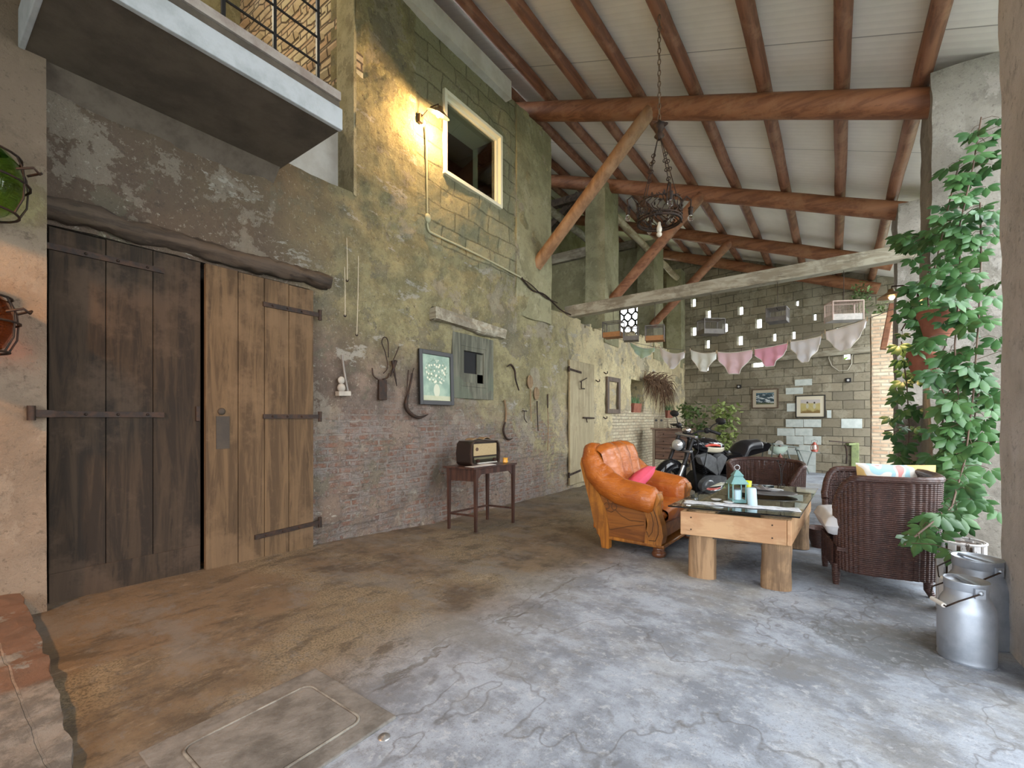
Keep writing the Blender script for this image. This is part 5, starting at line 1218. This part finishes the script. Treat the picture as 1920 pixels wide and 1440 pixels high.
m = MB(); m.bx((.30,-.36,.16), (.345,.36,.31)); m.bx((-.33,-.40,.14), (.30,.40,.28)); m.build('seat_frame', m_oakdk, r, .01)
m = MB(); m.bx((-.48,-.40,.16), (-.40,.40,.60)); m.build('back_panel', m_leather, r, .02)
for s_ in (-1, 1):
    def Y_(a, b): return (min(s_*a, s_*b), max(s_*a, s_*b))
    m = MB(); m.prism([(-.38,.13),(.20,.13),(.20,.52),(-.05,.55),(-.30,.60),(-.44,.68)], *Y_(.455,.485), 'y'); pan = m.build('side_panel', m_oakdk, r, .003)
    m = MB(); yy = s_*.488
    fl = lambda cx, cz, rr: [(cx+rr*math.cos(k*PI/6), yy, cz+rr*math.sin(k*PI/6)) for k in range(12)]
    m.tube(fl(-.21,.50,.034), .004, 5, False, True); m.tube(fl(-.255,.44,.032), .004, 5, False, True); m.tube(fl(-.165,.44,.032), .004, 5, False, True)
    m.tube([(-.15,yy,.41),(-.08,yy,.36),(.02,yy,.325),(.18,yy,.33)], .0035, 5); m.tube([(-.27,yy,.40),(-.2,yy,.38),(-.15,yy,.41)], .0035, 5); m.tube([(-.34,yy,.22),(-.20,yy,.20),(.0,yy,.26),(.18,yy,.30)], .0035, 5); m.build('carving', m_groove, pan)
    m = MB(); st_ = [(-.31,.0),(-.22,.0),(-.22,.20),(-.27,.42),(-.36,.60),(-.44,.78),(-.46,.90),(-.50,.945),(-.57,.93),(-.585,.86),(-.54,.70),(-.46,.45),(-.40,.22),(-.33,.10)]
    m.prism(st_, *Y_(.44,.505), 'y'); m.build('back_stile', m_oak, r, .012, seg=3)
    sc_ = [(.20,.13),(.38,.13),(.40,.22),(.385,.32),(.345,.42),(.33,.50),(.36,.56),(.34,.62),(.27,.64),(.19,.62),(.155,.56),(.165,.48),(.215,.40),(.235,.32),(.21,.22)]
    m = MB(); m.prism(sc_, *Y_(.40,.525), 'y'); sp = m.build('scroll_post', m_oak, r, .014, seg=3)
    m = MB(); yy = s_*.528; m.tube([(.25,yy,.60),(.215,yy,.545),(.24,yy,.48),(.28,yy,.42),(.30,yy,.34),(.285,yy,.25),(.25,yy,.20),(.225,yy,.25)], .0045, 5); m.tube([(.30,yy,.61),(.275,yy,.545),(.295,yy,.48),(.33,yy,.40),(.35,yy,.32),(.35,yy,.24),(.32,yy,.17),(.25,yy,.165)], .0045, 5); m.build('carving', m_groove, sp)
    MB().lathe([(.04,0),(.068,.015),(.075,.035),(.062,.06),(.05,.068),(.065,.08),(.05,.10)], (.33, s_*.455, 0), 24).build('bun_foot', wood('dark_foot', (.17,.065,.028), (.10,.038,.018), 'x', 1, .3, .1) if s_ < 0 else bpy.data.materials['dark_foot'], r)
m = MB(); m.bx((-.28,-.50,.095), (.40,.50,.13)); m.build('plinth', m_oak, r, .012, seg=3)
r = thing('pink_cushion', 'bright pink cushion tucked in the leather armchair', 'cushion', ac+Vector((-.13,-.04,.63)), .0)
Rp = Matrix.Rotation(.35, 3, 'Z') @ Matrix.Rotation(-.75, 3, 'Y') @ Matrix.Rotation(.5, 3, 'Z')
MB().pillow((0,0,0), (.46,.46,.15), Rp).build('cover', mottle('pink_cotton', (.72,.10,.17), (.62,.08,.14), 8, .8), r)

# ================================================================== coffee table and what stands on it
tc = Vector((-.654, 4.82, 0)); TR = .0; tz = FZ(4.84)
m_pine = wood('sanded_pine', (.52,.32,.165), (.42,.235,.115), 'x', .6, .6, .15, (.40,.20,.09)); m_trunk = wood('rough_timber_leg', (.36,.225,.12), (.20,.12,.062), 'z', .8, .8, .8, (.13,.08,.045))
r = thing('coffee_table', 'chunky wooden coffee table with a thick glass top', 'table', (tc.x, tc.y, tz), TR); MB.DEF = Matrix(((.990,-.0,0,0),(.139,.999,0,0),(0,0,1,0),(0,0,0,1)))      # the table is a little out of square
MB.DEF[0][1] = .038
GT = .462-tz    # glass top height above its floor
for (x, y) in ((-.235,-.765),(.305,-.765),(-.235,.68),(.305,.68)):
    m = MB(); m.surf(lambda a, b: Vector((x+.108*math.copysign(abs(math.cos(2*PI*a))**.7, math.cos(2*PI*a))*(1-.03*math.sin(b*3)), y+.07*math.sin(2*PI*a), (GT-.035)*b)), 24, 8)
    m.add([(x+.10*math.cos(2*PI*k/16), y+.07*math.sin(2*PI*k/16), GT-.035) for k in range(16)], [tuple(range(16))]); m.jitter(.008, 7, x); m.build('leg', m_trunk, r)
for y in (-.855, .76): MB().bx((-.385,y,GT-.24), (.385,y+.033,GT-.045)).build('apron', m_pine, r, .006)
m_pineY = wood('sanded_pine_side', (.62,.40,.22), (.50,.29,.15), 'y', .6, .6, .15, (.40,.20,.09))
for x in (-.385, .387): MB().bx((x,-.85 if x > 0 else -.82,GT-.24), (x+.03,.80 if x > 0 else .76,GT-.045)).build('apron', m_pineY, r, .006)
m = MB()
for x in (-.30,.29):
    for z in (GT-.09, GT-.19): m.cyl((x,-.858,z), (x,-.854,z), .006)
m.build('screw_heads', m_iron, r)
t = NT('table_glass'); t.put(t.b.inputs['Transmission Weight'], 1.0); t.b.inputs['IOR'].default_value = 1.5; m_tg = t.out((.80,.92,.88), 0)
MB().bx((-.475,-.89,GT-.012), (.475,.88,GT)).build('glass_top', m_tg, r, .003)
MB().bx((-.35,-.81,GT-.26), (.38,.75,GT-.245)).build('lower_board', plain('dark_board', (.05,.045,.04), .7), r); MB.DEF = None
def ont(px, py):                     # point of the glass top
    d = ray(px, py); s = (.463-H)/d.z; return O+d*s
m_lace = mottle('white_lace', (.66,.68,.72), None, 30, .9)
a = ont(1283, 941); b = ont(1500, 957); c = (a+b)/2; e = (b-a)
r = thing('lace_runner', 'narrow white lace runner lying across the glass table', 'table runner', (c.x, c.y, .464), math.atan2(e.y, e.x)); L = e.length
m = MB(); m.surf(lambda u, v: Vector(((u-.5)*L, (v-.5)*(.16+.02*math.sin(u*34)), .0025+.001*math.sin(u*40)*math.sin(v*9))), 60, 6); m.build('lace', m_lace, r, 0, .002)
p = ont(1382, 942)
r = thing('teal_lantern', 'teal metal lantern with a white candle inside on the coffee table', 'lantern', (p.x, p.y, .468), .5); m_teal = mottle('teal_paint', (.17,.34,.33), (.13,.27,.27), 10, .5)
m = MB(); m.bx((-.058,-.058,0), (.058,.058,.022))
for x in (-1,1):
    for y in (-1,1): m.bx((x*.053-.005,y*.053-.005,.02), (x*.053+.005,y*.053+.005,.165))
m.bx((-.06,-.06,.16), (.06,.06,.168)); m.build('lantern_body', m_teal, r, .002)
m = MB(); m.lathe([(.105,.165),(.05,.225),(.048,.228)], (0,0,0), 4, smooth=False); m.lathe([(.055,.228),(.058,.236),(.02,.275),(.006,.28)], (0,0,0), 4, smooth=False)
for i, q in enumerate(m.v): m.v[i] = Matrix.Rotation(PI/4, 3, 'Z') @ q
m.build('lantern_roof', m_teal, r); m = MB(); m.tube([(.022*math.cos(k*PI/8), 0, .302+.022*math.sin(k*PI/8)) for k in range(16)], .0035, 6, False, True); m.build('ring_handle', m_alu, r)
m_wax = plain('pale_blue_wax', (.50,.68,.76), .45)
MB().cyl((0,0,.023), (0,0,.105), .03, None, 20).build('candle', m_wax, r)
p = ont(1411, 948); r = thing('pillar_candle', 'tall pale blue pillar candle leaning beside the teal lantern', 'candle', (p.x, p.y, .467)); m = MB(); m.lathe([(.035,0),(.037,.004),(.037,.14),(.030,.146),(.0,.140)], (0,0,0), 28)
for i, q in enumerate(m.v): m.v[i] = q+Vector((-.06*q.z, 0, 0))
m.build('wax', m_wax, r)
p = ont(1403, 917); r = thing('yellow_cup', 'small neon yellow cup behind the blue candle', 'cup', (p.x, p.y, .464)); m = MB(); m.lathe([(.026,0),(.034,.085),(.031,.085),(.024,.004),(0,.004)], (0,0,0), 20); m.build('cup_body', plain('neon_yellow', (.70,.80,.02), .4), r)
for i, (x, y, lab) in enumerate(((1343,939,'white scalloped saucer left of the lantern, farther one'), (1366,944,'white scalloped saucer touching the lantern foot'), (1346,947,'white scalloped saucer nearest the glass edge'))):
    p = ont(x, y); r = thing('saucer', lab, 'saucer', (p.x, p.y, .468)); m = MB(); m.lathe([(.02,0),(.03,.002),(.045,.010),(.043,.012),(.028,.005),(0,.004)], (0,0,0), 20); m.build('dish', plain('white_glaze', (.72,.74,.76), .25) if i == 0 else bpy.data.materials['white_glaze'], r)
p = ont(1430, 926); r = thing('metal_tray', 'large oval pewter tray on the far half of the glass table', 'tray', (p.x, p.y, .464), TR); m_pew = plain('pewter', (.20,.20,.21), .32, .85)
m = MB(); m.lathe([(.0,.004),(.20,.004),(.235,.010),(.29,.020),(.292,.024),(.235,.015),(.2,.008),(0,.008)], (0,0,0), 48, 1.0, .72); m.build('dish', m_pew, r)
p = ont(1449, 921.5); r = thing('white_plate', 'small white oval plate lying in the pewter tray', 'plate', (p.x, p.y, .474), TR); m = MB(); m.lathe([(.05,0),(.08,.010),(.078,.013),(.05,.004),(0,.004)], (0,0,0), 28, 1.2, .9); m.build('dish', bpy.data.materials['white_glaze'], r)
p = ont(1425, 920); r = thing('grey_cloth', 'crumpled grey cloth lying in the pewter tray', 'cloth', (p.x, p.y, .475)); m = MB()
m.surf(lambda u, v: Vector(((u-.5)*.20, (v-.5)*.12, .006+.03*math.sin(PI*u)*math.sin(PI*v)*(1+.5*math.sin(u*17+v*9)))), 26, 16); m.build('cloth', mottle('grey_fabric', (.20,.19,.19)), r, 0, .003)
p = ont(1465, 917); r = thing('iron_candelabrum', 'tall thin black scrolled candelabrum on the tray', 'candelabrum', (p.x, p.y, .474)); m = MB()
for k in range(3):
    a = k*2*PI/3+.4; c_, s_ = math.cos(a), math.sin(a)
    m.tube([(.0,0,.0),(.028*c_,.028*s_,.012),(.032*c_,.032*s_,.035),(.016*c_,.016*s_,.045),(.012*c_,.012*s_,.03),(.02*c_,.02*s_,.026)], .0028, 5)
    m.tube([(.006*c_,.006*s_,.03),(.010*c_,.010*s_,.18),(.03*c_,.03*s_,.25),(.045*c_,.045*s_,.30-.03*k)], .0025, 5); m.lathe([(.004,0),(.014,.008),(.015,.012)], (.045*c_,.045*s_,.30-.03*k), 10)
m.build('stem', m_black, r)

# ================================================================== wicker chairs
t = NT('dark_brown_wicker'); x_, y_, z_ = t.xyz()
hz_ = t.math('SINE', t.math('MULTIPLY', t.math('ADD', z_, t.math('MULTIPLY', t.noise(20, 2), .004)), 420.0)); nn = t.noise(16, 5, .7); n4 = t.noise(90, 3, .7)
col = t.mix(t.ramp(nn, .4, .7), (.070,.029,.022), (.038,.016,.013)); col = t.mix(t.math('MULTIPLY', t.ramp(n4, .56, .68), .5), col, (.26,.14,.10))
m_wick = t.out(col, .42, 0, t.bump(hz_, .6, .004), Coat_Weight=.2)
m_cwhite = mottle('white_cushion_cloth', (.70,.70,.72), (.62,.62,.64), 5, .9)
def wicker(name, label, loc, rz, W_=.76, Dp=.76, hb=.88, ha=.84, front=.52, fan=False):
    r = thing(name, label, 'armchair', loc, rz)
    hw_ = W_/2
    def plan(t_):                    # 0..1 from left front around the back to right front
        s_ = t_*2-1; n_ = 2.6
        Ls = Dp-.02
        a = s_*1.0
        # superellipse half: angle from +110 to -110 deg measured from back direction
        th = a*math.radians(152)
        c_ = -math.cos(th); sn = math.sin(th)
        x = math.copysign(abs(c_)**(2/3.6), c_)*Dp/2; y = -math.copysign(abs(sn)**(2/3.6), sn)*hw_
        return x, y
    def rim(t_):
        s_ = abs(t_*2-1); h = hb-(hb-ha)*min(1, s_/.6)
        if s_ > .72: k = (s_-.72)/.28; h = ha-(ha-front)*k**2.2
        return h
    NU = 300; ribs = 46
    def outer(u, v, o_=0):
        x, y = plan(u); h = rim(u); z = .14+(h-.14)*v
        l = math.hypot(x, y); fl = 1+.05*v-.02
        rb = .005*(1-abs(math.sin(u*ribs*PI))**.7*2)*-1
        return Vector((x*fl+(rb-o_)*x/l, y*fl+(rb-o_)*y/l, z))
    m = MB(); m.surf(lambda u, v: outer(u, v), NU, 14); m.build('shell', m_wick, r)
    m = MB(); m.surf(lambda u, v: outer(1-u, v, .045), NU, 14); m.build('inner_shell', m_wick, r)
    m = MB(); m.tube([outer(k/80, 1, .022) for k in range(81)], .031, 10)
    for u in (0, 1): m.tube([outer(u, k/10, .022) for k in range(11)], .028, 8)
    m.build('braided_rim', m_wick, r)
    x0, y0 = plan(0)
    m = MB(); m.surf(lambda u, v: Vector((x0+.01+.012*math.sin(u*60), y0+(plan(1)[1]-y0)*u, .14+.20*v)), 80, 4); m.bx((-Dp/2+.06,-hw_+.05,.30), (x0, hw_-.05,.33)); m.build('seat_base', m_wick, r)
    for (x, y) in ((x0-.01,y0*.96),(x0-.01,-y0*.96),(-Dp/2+.10,hw_-.13),(-Dp/2+.10,-hw_+.13)):
        m = MB(); m.tube([(x,y,.18),(x,y,.06),(x-(.03 if x < 0 else 0),y,0)], [.032,.028,.022], 10); m.build('leg', m_wick, r)
    return r, x0
wc = Vector((.275, 4.80, FZ(4.8)))
wr, fx = wicker('wicker_armchair', 'dark brown wicker barrel armchair in front of the climbing vine', wc, PI+.16, .80, .70, .90, .88, .62)
r = thing('seat_cushion', 'thick white seat cushion in the near wicker armchair', 'cushion', wc+Vector((.0,.0,.50)), PI+.16); MB().pillow((.06,0,-.02), (.68,.64,.20), None, 24, .22).build('cover', m_cwhite, r)
t = NT('multicolour_print'); x_, y_, z_ = t.xyz(); v = t.mix(.12, t.map((1,1.0,.8)), t.noise(5, 2, .5, None, 0, True), 'ADD'); f_ = t.noise(4.5, 1, .4, v)
cr_ = t.n.new('ShaderNodeValToRGB'); cr_.color_ramp.interpolation = 'CONSTANT'; t.l.new(f_, cr_.inputs[0]); e_ = cr_.color_ramp
for i, (p_, c_) in enumerate(((0,(.78,.55,.22)),(.42,(.80,.76,.70)),(.475,(.42,.66,.74)),(.53,(.80,.78,.74)),(.56,(.80,.36,.34)),(.62,(.80,.66,.30)))):
    el = e_.elements[i] if i < 2 else e_.elements.new(p_); el.position = p_; el.color = c_+(1,)
m_multi = t.out(cr_.outputs[0], .85)
r = thing('patterned_cushion', 'wide cushion in pink, pale blue and orange print on the near wicker armchair', 'cushion', Vector((.42, 5.06, .60)), 0)
Rp = Matrix.Rotation(.16, 3, 'Z') @ Matrix.Rotation(-.22, 3, 'Y') @ Matrix.Rotation(PI/2, 3, 'Y')
MB().pillow((0,0,0), (.56,.42,.14), Matrix.Rotation(.25, 3, 'Z') @ Matrix.Rotation(PI/2-.12, 3, 'X'), 16).build('cover', m_multi, r)
wicker('wicker_armchair', 'dark brown wicker barrel armchair at the far end of the coffee table', Vector((-.79, 7.05, FZ(7.05))), -PI/2+.08, .92, .72, .79, .74, .52)
bpy.data.objects['wicker_armchair.001']
r = thing('wicker_basket', 'small dark wicker basket on the floor half behind the near wicker armchair', 'basket', (-.13, 5.75, FZ(5.75))); m = MB(); m.lathe([(.08,0),(.14,.20),(.145,.205),(.13,.20),(.075,.01),(0,.01)], (0,0,0), 28); m.build('basket_body', m_wick, r)
r = thing('log_stool', 'whitewashed split-log tub behind the milk cans', 'tub', (.70, 4.32, FZ(4.3)))
m = MB()
for k in range(12):
    a = 2*PI*k/12; hh_ = .50+.012*math.sin(k*5)
    m.box((.118*math.cos(a), .118*math.sin(a), hh_/2), (.014, .042, hh_), a)
t = NT('peeling_white_paint'); m_bark = t.out(t.mix(t.ramp(t.noise(10, 7, .75, t.map((1,1,.3))), .55, .60), (.60,.58,.57), (.10,.075,.06)), .85, 0, t.bump(t.noise(30,4), .5, .01)); m.build('slats', m_bark, r, .003)
MB().lathe([(.10,.01),(.104,.48)], (0,0,0), 24).build('liner', mottle('brown_bark', (.10,.065,.045), (.05,.035,.025), 9, .9), r); MB().tube([(.125*math.cos(k*PI/12), .125*math.sin(k*PI/12), .50) for k in range(24)], .008, 6, False, True).build('rim', m_bark, r)
# milk cans
t = NT('milk_can_aluminium'); m_can = t.out(t.mix(t.ramp(t.noise(4, 6, .7), .4, .7), (.50,.54,.60), (.36,.40,.46)), t.mix(t.noise(6, 5, .7), (.42,)*3, (.6,)*3), .8, t.bump(t.noise(3, 4), .12, .02))
def can(label, c, R_, Ht, hrot, hpos, hmat):
    r = thing('milk_can', label, 'milk can', c, hrot); k = R_
    prof = [(k*.95,0),(k,.01),(k,.02),(k*.985,.03),(k,.04),(k,Ht*.62),(k*.97,Ht*.68),(k*.86,Ht*.755),(k*.76,Ht*.80),(k*.735,Ht*.83),(k*.735,Ht*.95)]
    m = MB(); m.lathe(prof, (0,0,0), 48); m.build('can_body', m_can, r)
    m = MB(); m.lathe([(k*.75,Ht*.89),(k*.765,Ht*.90),(k*.775,Ht*.985),(k*.79,Ht),(k*.76,Ht*1.0),(k*.73,Ht*.975),(k*.4,Ht*.955),(0,Ht*.95)], (0,0,0), 48); m.bar((-k*.72,0,Ht*.985), (k*.72,0,Ht*.985), .018, .012); m.build('lid', m_can, r)
    m = MB(); a0 = Vector((k*.76,0,Ht*.91)); a1 = Vector((-k*.76,0,Ht*.91))
    for q, sg in ((a0,1),(a1,-1)): m = MB(); m.ball(q+Vector((sg*.012,0,0)), .014, 10, 8); m.bx(q+Vector((sg*.008-.006,-.022,-.03)), q+Vector((sg*.008+.006,.022,.02))); m.build('lug', m_can, r)
    m = MB(); h0 = Vector((k*.55, hpos[0], hpos[1])); h1 = Vector((-k*.55, hpos[0], hpos[1])); h0.x *= 1
    m.tube([a0+Vector((.02,0,0)), a0.lerp(h0, .5)+Vector((.03,hpos[0]*.25,0)), h0, h1, a1.lerp(h1, .5)+Vector((-.03,hpos[0]*.25,0)), a1-Vector((.02,0,0))], .0045, 6); bl = m.build('bail_handle', m_iron, r)
    m = MB(); m.cyl(h0.lerp(h1, .12), h0.lerp(h1, .88), .012, None, 14); m.build('grip', hmat, bl)
m_ivory = plain('ivory_grip', (.72,.68,.62), .4)
can('front milk can in brushed aluminium, with an ivory handle grip, by the right edge', (.575, 3.42, FZ(3.42)), .118, .435, -1.2, (-.118*1.08, .30), m_ivory)
can('larger aluminium milk can standing behind the front one', (.685, 3.80, FZ(3.8)), .145, .50, -.9, (-.145*1.08, .36), m_ivory)

# ================================================================== vine, pots, right side
r = thing('climbing_vine', 'green climbing vine with five-part leaves hanging down the right pier', 'vine', (.85, 4.9, FZ(4.9)))
random.seed(11); ms = wmb(r); ml = wmb(r)
def vp(px, py, s): return depth(px, py, s)
paths = [[(1770,1010,3.75),(1785,900,3.8),(1800,780,3.85),(1790,650,3.9),(1800,520,3.95),(1800,420,4.0),(1825,310,4.05),(1840,220,4.1)],
         [(1740,960,3.9),(1765,850,3.95),(1770,740,4.0),(1745,660,4.3),(1740,560,4.4),(1760,470,4.3),(1780,380,4.2),(1800,300,4.15)],
         [(1696,1022,3.12),(1735,990,3.14),(1785,950,3.3),(1810,860,3.7),(1825,740,3.75),(1835,600,3.8),(1840,480,3.85),(1838,380,3.9)],
         [(1690,640,5.2),(1700,720,5.2),(1705,800,5.3),(1700,880,5.3)], [(1760,900,3.9),(1825,800,3.8),(1840,700,3.8)], [(1690,620,5.0),(1725,560,4.6),(1745,500,4.4)], [(1720,480,4.6),(1760,440,4.4),(1700,450,5.2)]]
def compound(c, out, size):
    out = Vector(out).normalized(); dn = Vector((0,0,-1)); sd = out.cross(dn)
    if sd.length < .1: sd = Vector((1,0,0))
    sd.normalize(); base = (dn*.75+out*.55).normalized()
    for a, l in ((0,1),(.75,.9),(-.75,.9),(1.45,.68),(-1.45,.68)):
        d = base*math.cos(a)+sd*math.sin(a); leaf_quad(ml, c+d*size*.12, d, out+Vector((0,0,.35)), size*l*1.15, size*l*.52, .3)
NL = 0
for P in paths:
    W = [vp(*q) for q in P]; ms.tube(W, .007, 5)
    for i in range(len(W)-1):
        L = (W[i+1]-W[i]).length; n_ = max(2, int(L/.046))
        for k in range(n_):
            c = W[i].lerp(W[i+1], (k+random.random())/n_)+Vector((random.gauss(0,.085), random.gauss(0,.06), random.gauss(0,.04)))
            tc_ = (Vector((0,0,H+.2))-c); tc_.z *= .3; o_ = tc_.normalized()+Vector((random.uniform(-.7,.7), random.uniform(-.7,.7), random.uniform(-.1,.6)))
            s_ = random.uniform(.085,.15); st0 = W[i].lerp(W[i+1], (k+.5)/n_); ms.tube([st0, st0.lerp(c, .6)+Vector((0,0,.02)), c], .0025, 4); compound(c, o_, s_)
ms.build('stems', mottle('vine_stem', (.14,.09,.06)), r); ml.build('foliage', m_vine, r)
for (px, py, s, sz, lab, tilt) in ((1733,680,4.35,.15,'terracotta half pot hanging low among the vine leaves',.25), (1760,606,4.2,.17,'terracotta half pot half hidden by the vine, the upper one',.2)):
    r = thing('hanging_pot', lab, 'pot', vp(px, py, s), .6); m = MB(); m.lathe([(sz*.25,-sz),(sz*.55,-sz*.7),(sz*.92,sz*.25),(sz,sz*.28),(sz,sz*.5),(sz*.88,sz*.5),(sz*.8,sz*.2),(sz*.3,-sz*.6),(0,-sz*.7)], (0,0,0), 28)
    for i, q in enumerate(m.v): m.v[i] = Matrix.Rotation(tilt, 3, 'Y') @ q
    m.build('pot_body', m_terra, r); MB().tube([(sz*.9,0,sz*.3),(sz*1.3,.0,sz*1.0),(sz*1.5,0,sz*2.2)], .006, 5).build('wire_hanger', m_iron, r)
m_plank = wood('reddish_brown_planks', (.17,.105,.085), (.10,.06,.05), 'z', .7, .8, .5, (.24,.17,.14))
r = thing('standing_door_leaf', 'narrow brown plank door leaf standing open beside the brick pier', 'door', (1.0, 10.8, FZ(10.8)))
m = wmb(r)
for k in range(3): m.bx((.95+.06*k, 10.35+.02*k, FZ(10.8)), (1.005+.06*k, 10.40+.02*k, 2.75-.12*(k % 2)))
m.build('planks', m_plank, r, .004); m = wmb(r); m.bar((.70,10.33,.98), (.95,10.34,1.02), .02, .02); m.build('latch_bar', m_iron, r)
beam('leaning_brace', 'reddish brace slanting beside the brick pier under the lamp', depth(1656, 655, 8.6), depth(1673, 570, 8.6), .05, m_beam, 8, 1, 1, 0, None, 'brace', 1)
r = thing('drain_pipe', 'thin blue-grey pipe standing against the right wall behind the vine', 'pipe', (.97, 7.9, FZ(7.9))); wmb(r).cyl((.97, 7.9, FZ(7.9)), (.97, 7.9, 2.3), .03).build('pipe', plain('blue_grey_pipe', (.26,.30,.36), .5), r)
q = ony(1650, 588, 12.4); bushy('wall_fern', 'small weed growing on top of the brick pier', (.8, 12.4, 3.42), .30, .15, 40, .10, m_leafA, False, 'plant', .0)
bushy('shrub', 'leafy growth under the eave above the block wall', (.45, 14.6, 3.9), .75, .35, 160, .11, m_leafA, False, 'plant', .0)
# the shrubs outdoors that show through the openings
m_out = leafmat('sunlit_leaf', (.18,.32,.04), (.35,.48,.08))
for i, (x, y, z, lab) in enumerate(((-.4, 18.0, -.6, 'sunlit shrub outdoors seen through the right-hand wall holes'), (3.6, 11.2, -.6, 'shrub outdoors beyond the far right opening'), (4.0, 5.0, -.6, 'shrub outdoors beyond the near right opening'))):
    bushy('shrub', lab, (x, y, z), 4.6 if i == 0 else 2.2, 1.1 if i == 0 else .9, 900, .35, m_out, False, 'shrub', .0)
# floor hatch and drain plug
hc = Vector((-1.735, .86, 0)); r = thing('manhole_cover', 'square concrete inspection cover set in the floor in the foreground', 'manhole cover', (hc.x, hc.y, FZ(.86)+.002), .0)
m_hatch = mottle('hatch_concrete', (.20,.185,.165), (.10,.09,.078), 7, .85, 0, .5, 40, .01); m_hrim = mottle('hatch_rim', (.27,.25,.21), (.12,.10,.08), 14, .9, 0, .5, 40)
m = MB(); m.bx((-.31,-.34,-.02), (.29,.34,.006)); m.build('surround', m_hatch, r, .006)
m = MB()
def rr_(w_, h_, rad, n=5):
    P = []
    for cx2, cy2, a0 in ((w_-rad,h_-rad,0),(-w_+rad,h_-rad,PI/2),(-w_+rad,-h_+rad,PI),(w_-rad,-h_+rad,3*PI/2)):
        for k in range(n): a = a0+PI/2*k/(n-1); P.append((cx2+rad*math.cos(a), cy2+rad*math.sin(a)))
    return P
m.tube([(x, y, .006) for x, y in rr_(.20,.245,.04)], .006, 6, False, True); m.build('rim', m_hrim, r)
m = MB(); m.prism(rr_(.192,.237,.035), -.01, .009, 'z'); m.build('lid', m_hatch, r)
p = onfloor(720, 1383); o = MB().lathe([(.0,.010),(.010,.010),(.012,.006),(.020,.006),(.024,.0)][::-1], (0,0,0), 20).build('floor_plug', plain('dull_metal', (.42,.42,.42), .35, .8)); o.location = p; tag(o, 'small round metal plug in the floor beside the inspection cover', 'plug')
p = depth(-4, 1312, 2.05); m = MB(); m.ball((0,0,0), (.05,.07,.035), 12, 8); m.bx((-.03,-.15,-.035), (.03,.0,.01)); m.jitter(.006, 12); o = m.build('dark_stone', m_iron); o.location = (p.x, p.y, p.z); tag(o, 'dark lump at the left edge lying on the masonry plinth', 'stone')
